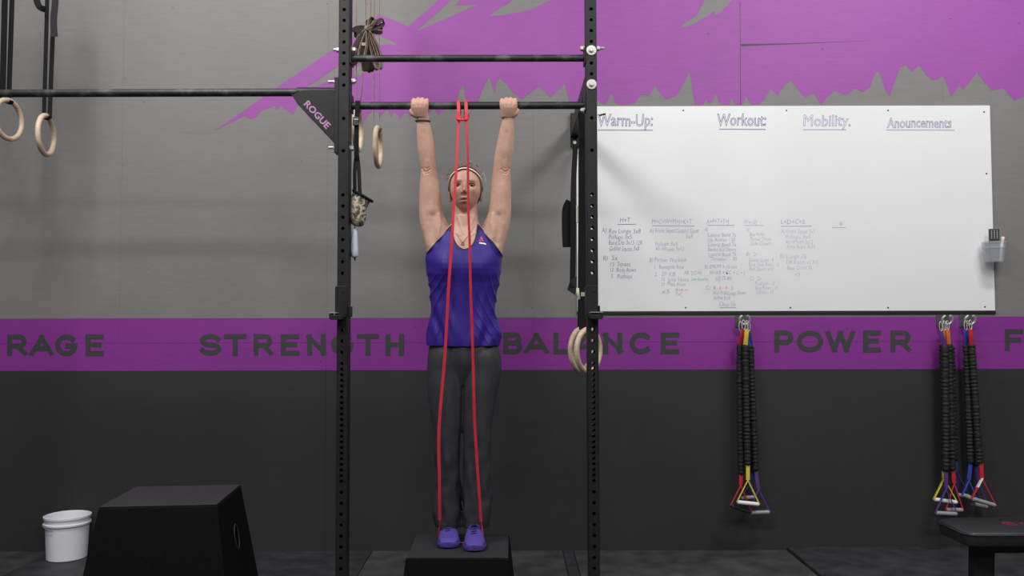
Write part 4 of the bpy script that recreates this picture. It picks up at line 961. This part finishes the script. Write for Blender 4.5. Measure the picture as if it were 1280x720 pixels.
# --- tank top: the part of the body's surface inside the garment's outline, moved outwards
def armhole(px, py, D_):
    """positive inside the garment"""
    s = np.minimum((px - 532.5) * 0 + 1, 1)
    # left line from (565,284) to (531,320); right line from (596,283) to (628,320)
    def side(a, b):
        n = np.array((-(b[1] - a[1]), b[0] - a[0]), float); n /= np.linalg.norm(n); return (px - a[0]) * n[0] + (py - a[1]) * n[1]
    cl = side((565.5, 281), (530, 321)); cl_ = side((552, 303), (530, 321))
    sl = -side((566.5, 281), (530.5, 321.5)); sr = side((595.5, 280), (629, 321.5))
    sl = np.where(py > 321, 50, sl + 1.6 * np.sin(np.clip((py - 281) / 40, 0, 1) * math.pi)); sr = np.where(py > 321, 50, sr + 1.6 * np.sin(np.clip((py - 281) / 40, 0, 1) * math.pi))
    # scoop neck
    nx = (px - 580.8) / 15.5; ny = np.clip((311.5 - py) / 34, -1, 1.2)
    sn = np.where(py < 311.5, (np.abs(nx) - np.sqrt(np.clip(1 - (1 - np.clip(ny, 0, 1)) ** 2.6, 0, 1)) * 0.98) * 15.5, (py - 311.5) + np.abs(nx) * 4)
    sn = np.where(ny > 1, (np.abs(nx) - .98) * 15.5, sn)
    sn = np.where(D_ > 4.115, 50, sn)
    hem = 431.5 + 1.0 * np.sin((px - 540) / 26) - py
    return np.minimum.reduce([sl, sr, sn, hem])
def clip_surface(me, s):
    me.calc_loop_triangles(); T = np.empty(len(me.loop_triangles) * 3, np.int32); me.loop_triangles.foreach_get('vertices', T); T = T.reshape(-1, 3)
    ins = s[T] > 0; cnt = ins.sum(1)
    co_, no_ = mesh_np(me); vid = {}; V = []; Nn = []; Sv = []; Fc = []
    def vert(i):
        if i not in vid: vid[i] = len(V); V.append(co_[i]); Nn.append(no_[i]); Sv.append(s[i])
        return vid[i]
    def cut(i, j):
        k = (min(i, j), max(i, j))
        if k not in vid:
            t = s[k[0]] / (s[k[0]] - s[k[1]]); vid[k] = len(V); V.append(co_[k[0]] * (1 - t) + co_[k[1]] * t); Nn.append(no_[k[0]] * (1 - t) + no_[k[1]] * t); Sv.append(0.0)
        return vid[k]
    for t in T[cnt == 3]: Fc.append((vert(t[0]), vert(t[1]), vert(t[2])))
    for t in T[(cnt > 0) & (cnt < 3)]:
        pl = []
        for a in range(3):
            i, j = int(t[a]), int(t[(a + 1) % 3])
            if s[i] > 0: pl.append(vert(i))
            if (s[i] > 0) != (s[j] > 0): pl.append(cut(i, j))
        Fc.append(tuple(pl))
    return np.array(V), np.array(Nn), np.array(Sv), Fc
tpx, tpy = to_px(co)
notarm = (tpy > 277)
sfield = np.where(notarm, armhole(tpx, tpy, co[:, 1]), -5)
V, Nn, Sv, Fc = clip_surface(tris_src, sfield)
Nn /= np.linalg.norm(Nn, axis=1)[:, None]
sx_, sy_ = to_px(V)
low = np.clip((sy_ - 345) / 70, 0, 1)
fold = (np.sin((sx_ - 580) * .23 + (sy_ - 300) * .05 * np.sign(sx_ - 580) + 2.2 * np.sin(sy_ * .045 + sx_ * .02)) * .0056 * low * (.35 + .65 * np.clip(np.abs(sx_ - 580) / 28, 0, 1))
        + np.sin((sx_ - 580) * .52 - (sy_ - 300) * .10 * np.sign(580 - sx_) + 1.4 * np.sin(sy_ * .07)) * .0030 * low * np.clip(np.abs(sx_ - 580) / 25, 0, 1)
        + np.sin((sy_ - 318) * .42 + np.abs(sx_ - 580) * .12) * .0011 * np.clip((sy_ - 316) / 20, 0, 1) * np.clip((375 - sy_) / 20, 0, 1) * np.clip((np.abs(sx_ - 580) - 22) / 15, 0, 1))
fold += np.array([mnoise.noise(Vector((float(a) * 9, float(b_) * 9, float(c_) * 5))) for a, b_, c_ in V]) * .003 * low
ac = np.abs(sx_ - 580) - .40 * (sy_ - 300) + 4.0 * np.sin(sy_ * .05 + np.sign(sx_ - 580) * 1.3) + 3.0 * np.sin(sx_ * .06)
rid = (1 - np.abs(np.sin(ac * math.pi / 9.5))) ** 2
fold += rid * .0062 * np.clip((sy_ - 335) / 30, 0, 1) * np.clip((np.abs(sx_ - 580) - 8) / 22, 0, 1) * np.clip((432 - sy_) / 14, .15, 1)
disp = .0045 + .008 * low + fold
V2 = V + Nn * np.minimum(disp, .02)[:, None]
me = bpy.data.meshes.new('tank_top'); me.from_pydata(V2.tolist(), [], Fc)
SH = np.array((.030, .013, .210)); tc_ = np.tile(SH, (len(V2), 1)); edge = np.clip((3.0 - Sv) / .8, 0, 1)[:, None] * (sy_ < 330)[:, None]
tc_ = tc_ * (1 - edge) + np.array((.012, .005, .055)) * edge
set_col(me, tc_)
M_SHIRT = mat('purple_jersey', (.05, .03, .3), .52, attr='Col', bump=.15, bscale=900, spec=.3)
b = M_SHIRT.node_tree.nodes['Principled BSDF']; b.inputs['Sheen Weight'].default_value = .0
shirt = to_obj(me, 'tank_top', M_SHIRT, person)
sd = shirt.modifiers.new('thick', 'SOLIDIFY'); sd.thickness = .0022; sd.offset = 1
bpy.data.meshes.remove(tris_src)
# emblem on the chest: pink split triangle over a white wordmark bar
from mathutils.bvhtree import BVHTree
bvh = BVHTree.FromPolygons([tuple(v) for v in V2], Fc)
def on_shirt(px, py, lift=.0032):
    o_ = Vector((0, 0, CAMZ)); d = (P(px, py, 4.0) - o_).normalized(); h_ = bvh.ray_cast(o_, d)
    return (h_[0] - d * lift) if h_[0] else P(px, py, 4.0)
def shirt_patch(poly, name, material):
    q = MB(); n = len(poly); c = (sum(a for a, _ in poly) / n, sum(b_ for _, b_ in poly) / n)
    q.add([on_shirt(*p) for p in poly] + [on_shirt(*c)], [(i, (i + 1) % n, n) for i in range(n)]); return q.build(name, material, shirt, fix=False)
M_EMB = mat('pink_print', (.55, .05, .13), .5, var=.05); M_WPR = mat('white_print', (.8, .8, .8), .5, var=.02)
shirt_patch([(600.2, 297), (602, 295.2), (604.6, 301.8), (602.6, 301.6)], 'emblem', M_EMB)
shirt_patch([(599.8, 298.5), (601.6, 301.6), (598.9, 301.4)], 'emblem', M_EMB)
shirt_patch([(599, 302.8), (603.6, 303.2), (607.6, 304.4), (607.6, 306), (603.4, 304.9), (599, 304.4)], 'wordmark', M_WPR)

# --- trousers
rw = random.Random(5)
def folds(amp, y0):
    def fn(p, c):
        a = math.atan2(p.y - c.y, p.x - c.x)
        d = amp * (math.sin(7 * a + p.z * 26) * .6 + math.sin(4 * a - p.z * 44) * .5 + mnoise.noise(p * 22) * .9)
        dz = P(580, y0, 4.1).z - p.z
        k = min(1, max(0.12, dz / .35))
        v_ = p - c; v_.z = 0
        return p + v_.normalized() * d * k
    return fn
pelvis = [(541, 620, 414, TD, .078, .085), (538.5, 621.5, 424, TD, .086, .098), (536, 624.5, 436, TD, .094, .118), (534.5, 626.5, 450, TD, .092, .124), (534, 627, 462, TD, .080, .118), (536, 624, 472, TD, .066, .105), (545, 615, 482, TD, .05, .08)]
tl = [(540, 577, 432, 4.10, .078, .09), (536, 579.5, 446, 4.10, .090, .10), (534, 580.4, 464, 4.10, .088, .108), (534.5, 579.9, 485, 4.098, .088, .102), (537, 579.2, 510, 4.094, .079, .09), (540.5, 577.8, 530, 4.09, .071, .078), (541.5, 575.6, 546, 4.09, .067, .074), (542.3, 574.6, 562, 4.092, .064, .076), (543, 575, 595, 4.108, .064, .084), (541, 576.2, 622, 4.122, .068, .086), (540.5, 577, 643, 4.13, .072, .086), (545.5, 576.5, 658, 4.134, .068, .084)]
tr_ = [(583, 620.5, 432, 4.10, .078, .09), (580, 625, 446, 4.10, .090, .10), (578.6, 627, 464, 4.10, .088, .108), (578.4, 623, 485, 4.098, .088, .102), (578.2, 618.5, 510, 4.094, .079, .09), (578.2, 615.3, 530, 4.088, .071, .078), (579.3, 614.3, 546, 4.086, .067, .074), (579.3, 613.8, 562, 4.088, .064, .076), (579.2, 613.2, 595, 4.095, .064, .084), (578.6, 615, 622, 4.105, .068, .086), (578.2, 614, 643, 4.11, .072, .086), (579, 611, 658, 4.115, .068, .084)]
qs = []
q = MB(); px_loft(q, pelvis, 2.3, 3); qs.append(q)
for rows in (tl, tr_): q = MB(); px_loft(q, rows, 2.2, 6, fn=folds(.0042, 515)); qs.append(q)
pants_me = remeshed(qs, .0042, 3, 'trousers')
M_PANT = mat('charcoal_stretch_cloth', (.037, .037, .044), .5, var=.10, vscale=60, bump=.15, bscale=800, spec=.3)
pants = to_obj(pants_me, 'trousers', M_PANT, person)
# --- shoes
M_SHOE = mat('purple_mesh_knit', (.070, .040, .270), .65, var=.18, vscale=140, bump=.5, bscale=420)
M_SOLE = mat('purple_foam_sole', (.062, .035, .245), .55, var=.08, vscale=40)
M_LACE = mat('dark_purple_lace', (.035, .022, .19), .6, var=.1)
def shoe(toe, heel, z0):
    toe = Vector(toe); heel = Vector(heel); ax = (toe - heel); L0 = ax.length; ax.normalize(); sd_ = Vector((-ax.y, ax.x, 0)).normalized()
    st = [(-.002, .010, .018), (.012, .026, .040), (.035, .034, .066), (.07, .0365, .084), (.105, .038, .084), (.135, .042, .074), (.165, .0455, .063), (.195, .048, .054), (.222, .046, .047), (.243, .037, .039), (.256, .022, .028), (.261, .008, .019)]
    sc_ = L0 / .26
    up = []; so = []
    for (t, hw, h) in st:
        c = heel + ax * t * sc_
        rg = []
        for j in range(20):
            a = 2 * math.pi * j / 20; ca, sa = math.cos(a), math.sin(a); kk = (abs(ca) ** 2.4 + abs(sa) ** 2.4) ** (-1 / 2.4)
            rg.append(c + sd_ * hw * ca * kk + Vector((0, 0, z0 + .014 + (h - .014) * (.5 + .5 * sa * kk))))
        up.append(rg)
        hb = .004 if .08 < t < .17 else 0.0; hb += .008 * max(0, (t - .225) / .036) ** 2
        w2 = hw + .0035; rg = []
        for a, b_ in ((-1, 0), (-.92, -.0), (0, 0), (.92, -.0), (1, 0), (1.03, 1), (.95, 1.18), (0, 1.2), (-.95, 1.18), (-1.03, 1)):
            rg.append(c + sd_ * w2 * a + Vector((0, 0, z0 + hb + b_ * .020 + (.0025 if abs(a) == 1 and b_ == 0 else 0))))
        so.append(rg)
    r = MB(); r.loft(up); upo = r.build('shoe', M_SHOE, person, smooth=True)
    r = MB(); r.loft(so); r.build('sole', M_SOLE, upo, smooth=True)
    # tongue, laces and bow
    for i, t in enumerate((.118, .135, .152, .168)):
        c = heel + ax * t * sc_; hh = np.interp(t, [s_[0] for s_ in st], [s_[2] for s_ in st]); w2 = .019 + .001 * i
        r = MB(); r.tube(catmull([c + sd_ * -w2 + Vector((0, 0, z0 + hh - .009)), c + sd_ * (-w2 * .4) + ax * .004 + Vector((0, 0, z0 + hh + .003)), c + sd_ * (w2 * .4) - ax * .004 + Vector((0, 0, z0 + hh + .003)), c + sd_ * w2 + Vector((0, 0, z0 + hh - .009))], 4), .0032, 8); r.build('lace', M_LACE, upo, smooth=True)
    c = heel + ax * .122 * sc_ + Vector((0, 0, z0 + .088))
    for s in (-1, 1):
        r = MB(); r.tube(catmull([c, c + sd_ * s * .012 + ax * .012 + Vector((0, 0, .006)), c + sd_ * s * .026 + ax * .02 + Vector((0, 0, -.002)), c + sd_ * s * .022 + ax * .006 + Vector((0, 0, -.002)), c], 4), .0027, 8); r.build('lace_bow', M_LACE, upo, smooth=True)
    r = MB(); r.tube(ellring(heel + ax * .055 * sc_ + Vector((0, 0, z0 + .086)), sd_ * .030, ax * .044 + Vector((0, 0, -.004)), 20), .007, 8, closed=True); r.build('collar', M_LACE, upo, smooth=True)
BT = .3058
shoe((P(560.5, 683, 3.957).x, 3.955, 0), (P(562, 670, 4.21).x, 4.213, 0), BT)
shoe((P(593.5, 687, 3.90).x, 3.90, 0), (P(592.5, 670, 4.15).x, 4.158, 0), BT)

# --- eyes
M_EYE = mat('eye_white', (.40, .36, .34), .25, var=.02); M_IRIS = mat('brown_iris', (.045, .03, .022), .2, var=.1)
for s in (-1, 1):
    c = HC + RT @ Vector((s * .0330, -.0795, .0045))
    r = MB(); r.loft([[c + Vector((.0118 * math.cos(p_) * math.cos(t), .0118 * math.cos(p_) * math.sin(t), .0078 * math.sin(p_))) for t in [2 * math.pi * j / 16 for j in range(16)]] for p_ in [math.radians(-85 + 17 * i) for i in range(11)]])
    eye = r.build('eye', M_EYE, person, smooth=True)
    r = MB(); c2 = c + Vector((.0005, -.0102, .0008)); r.loft([[c2 + Vector((0.0066 * k_ * math.cos(t), -.0022 * (1 - k_), 0.0066 * k_ * math.sin(t))) for t in [2 * math.pi * j / 16 for j in range(16)]] for k_ in (1, .7, .35, .05)]); r.build('iris', M_IRIS, eye, smooth=True)
    lid = MB()
    lid.tube(catmull([c + Vector((-.0165, -.001, -.001)), c + Vector((-.008, -.0112, .0062)), c + Vector((.001, -.0125, .0078)), c + Vector((.009, -.011, .0058)), c + Vector((.0165, -.001, -.001))], 4), .0024, 8); lid.build('eyelid', mat('lash_line', (.11, .06, .045), .6, var=.1), eye, smooth=True)

# --- hair, pulled back, with headband
M_HAIR = mat('dark_blond_hair', (.155, .100, .060), .5, var=.45, vscale=90, stretch=(3, .6, 1), bump=.5, bscale=260)
def hair_hem(th):
    """lowest hair elevation for each azimuth: hairline over the forehead, lower at the back"""
    f = max(0, -math.sin(th)); a = math.degrees(math.asin(min(1, f)))
    return math.radians(np.interp(a, [0, 12, 25, 40, 60, 90], [-20, 4, 24, 36, 43, 45]) if math.sin(th) < 0 else np.interp(math.degrees(math.asin(min(1, math.sin(th)))), [0, 20, 90], [-22, -38, -46]))
q = MB(); na = 96
rings = [[head_point(2 * math.pi * j / na, hair_hem(2 * math.pi * j / na) * (1 - t) + math.pi / 2 * .995 * t, .0045 + .0035 * math.sin(math.pi * min(1, t * 1.6)) + .0012 * math.sin(j * 2.6 + 3 * t), 0) for j in range(na)] for t in [i / 26 for i in range(27)]]
q.loft(rings); hair = q.build('hair', M_HAIR, person, smooth=True, fix=True)
rb = random.Random(11)
wisps = [[(574, 208), (577, 203), (582, 201.5), (588, 204)], [(578, 209), (583, 203), (589, 203), (590, 208)], [(566, 214), (559, 219), (553, 222), (549, 222)], [(565, 216), (558, 218), (555, 217)], [(598, 213), (603, 212), (605, 216), (606, 221)],
         [(599, 216), (605, 218), (606, 224)], [(572, 209), (575, 204), (579, 203.5)], [(590, 209), (594, 206), (598, 209), (602, 214)], [(585, 207), (588, 203), (589, 200)], [(601, 220), (606, 222), (607, 229)], [(564, 219), (560, 223), (556, 224)]]
M_WISP = mat('light_blond_wisps', (.40, .31, .22), .5, var=.2)
for wz in wisps:
    q = MB(); q.tube(catmull([P(a, b_, 4.11 + rb.uniform(-.02, .02)) for a, b_ in wz], 5), [.0019] * (5 * (len(wz) - 1)) + [.0008], 5); q.build('hair_strand', M_WISP, hair, smooth=True)
def bandring(el_f, grow, r, material, name, parent):
    pts = []
    for i in range(61):
        th = math.radians(-90 + (i - 30) * (96 / 30)); k = math.cos((i - 30) / 30 * math.pi / 2)
        pts.append(head_point(th, math.radians(-8 + (el_f + 8) * k ** .62), grow, 0))
    q = MB(); q.ribbon(pts, [(p - HC).cross(Vector((1, 0, 0))) if False else Vector((0, .35, 1)) for p in pts], r, .003); return q.build(name, material, parent)
hb = bandring(50, .0085, .0095, M_WEB, 'headband', person)
bandring(46, .0088, .0062, mat('cream_band', (.75, .70, .60), .7, var=.05), 'headband_stripe', hb)

# --- bracelet and necklace
q = MB(); wc = P(528.7, 151.5, 4.005); q.tube([wc + Vector((.0335 * math.cos(t), .0245 * math.sin(t), .004 * math.cos(t) * -.3)) for t in [2 * math.pi * j / 28 for j in range(28)]], .0036, 8, closed=True); q.build('bracelet', mat('dark_cord', (.06, .05, .045), .6, var=.2), person, smooth=True)
bb_ = BVHTree.FromPolygons([tuple(v) for v in co], [tuple(p.vertices) for p in body.data.polygons])
def on_body(px, py, lift=.0018):
    o_ = Vector((0, 0, CAMZ)); d = (P(px, py, 4.0) - o_).normalized(); h_ = bb_.ray_cast(o_, d)
    return (h_[0] - d * lift) if h_[0] else P(px, py, 4.0)
M_CHAIN = mat('thin_chain', (.22, .17, .12), .4, .6, var=.1)
npts = [(567.5, 281), (569, 287), (571.5, 293), (575, 299), (578.4, 303), (582, 299), (586.5, 293), (590.5, 287), (593.5, 281)]
q = MB(); q.tube(catmull([on_body(*p) for p in npts], 4), .0011, 6); nk = q.build('necklace', M_CHAIN, person, smooth=True)
q = MB(); pc_ = on_body(578.6, 305, .003); q.tube([pc_ + Vector((.006 * math.cos(t), 0, .007 * math.sin(t))) for t in [2 * math.pi * j / 16 for j in range(16)]], .0016, 6, closed=True); q.build('pendant', M_CHAIN, nk, smooth=True)

# ------------------------------------------------------------------ red resistance band looped on the bar and under the feet
rbn = thing('resistance_band', P(578, 662, 4.02), 'thin red latex loop band stretched from the pull-up bar down to the shoes', 'resistance band')
def strand(pts, wv, name='strand', w_=.0135):
    q = MB(); q.ribbon(catmull(pts, 5), [wv(i / (5 * (len(pts) - 1))) for i in range(5 * (len(pts) - 1) + 1)], w_, .0045); return q.build(name, M_BAND, rbn, bevel=.001)
def Db(y): return float(np.interp(y, [128, 150, 205, 240, 300, 335, 430, 530, 600, 640, 662], [3.984, 3.980, 3.965, 3.955, 3.948, 3.946, 3.972, 3.985, 4.005, 4.03, 4.05]))
ls = [(573.3, 150), (572, 173), (570, 216), (566.8, 262), (565, 300), (561, 355.5), (556, 445), (548.8, 535), (549.2, 600), (549.6, 650)]
rs_ = [(582.8, 150), (584.2, 180), (585, 216), (585.3, 262), (587, 300), (588, 353), (591.2, 447), (593.3, 527), (598.3, 608), (601.3, 652)]
strand([P(x, y, Db(y)) for x, y in ls], lambda t: Vector((1, .35, 0))); strand([P(x, y, Db(y)) for x, y in rs_], lambda t: Vector((1, 1.5 - 1.2 * abs(t - .3) / .7 if t > .3 else 1.5 - 3.6 * (.3 - t), 0)))
# lower bight: down past the outer sides of the shoes and under their arches
a = P(549.6, 650, Db(650)); b_ = P(601.3, 652, Db(652))
low_ = [a, P(549.5, 658, 4.06), Vector((P(549, 665, 4.08).x - .004, 4.085, BT + .012)), Vector((P(552, 668, 4.08).x, 4.085, BT + .0035)), Vector((P(577, 668, 4.06).x, 4.06, BT + .0035)), Vector((P(600, 668, 4.04).x, 4.035, BT + .0035)), Vector((P(604.5, 668, 4.04).x, 4.035, BT + .012)), P(602.5, 660, 4.045), b_]
q = MB(); q.tube(catmull(low_, 5), .0032, 8); q.build('lower_loop', M_BAND, rbn, smooth=True)
# hitch at the bar
for x0, x1 in ((573.3, 573.4), (582.8, 582.8)):
    pts = [P(x0, 150, 3.98), P(x1, 140, 3.981)] + [Vector((P(x1, 132, BD).x, BD + (BAR_R + .004) * math.cos(math.radians(t)), BAR_Z + (BAR_R + .004) * math.sin(math.radians(t)))) for t in (185, 150, 120, 90, 60, 30, 0, -20)] + [P(x1 + (1 if x0 < 578 else -1), 140, 4.022), P(x1 + (1.5 if x0 < 578 else -1.5), 149, 4.0)]
    q = MB(); q.ribbon(catmull(pts, 3), Vector((1, 0, 0)), .015, .005); q.build('bar_loop', M_BAND, rbn)
q = MB(); q.tube(catmull([P(571.2, 143, 3.998), P(571, 148, 3.985), P(574, 149.5, 3.972), P(578, 149.8, 3.969), P(582, 149.5, 3.972), P(585.2, 148, 3.985), P(585.2, 143, 3.998)], 4), .0058, 8); q.build('hitch', M_BAND, rbn, smooth=True)
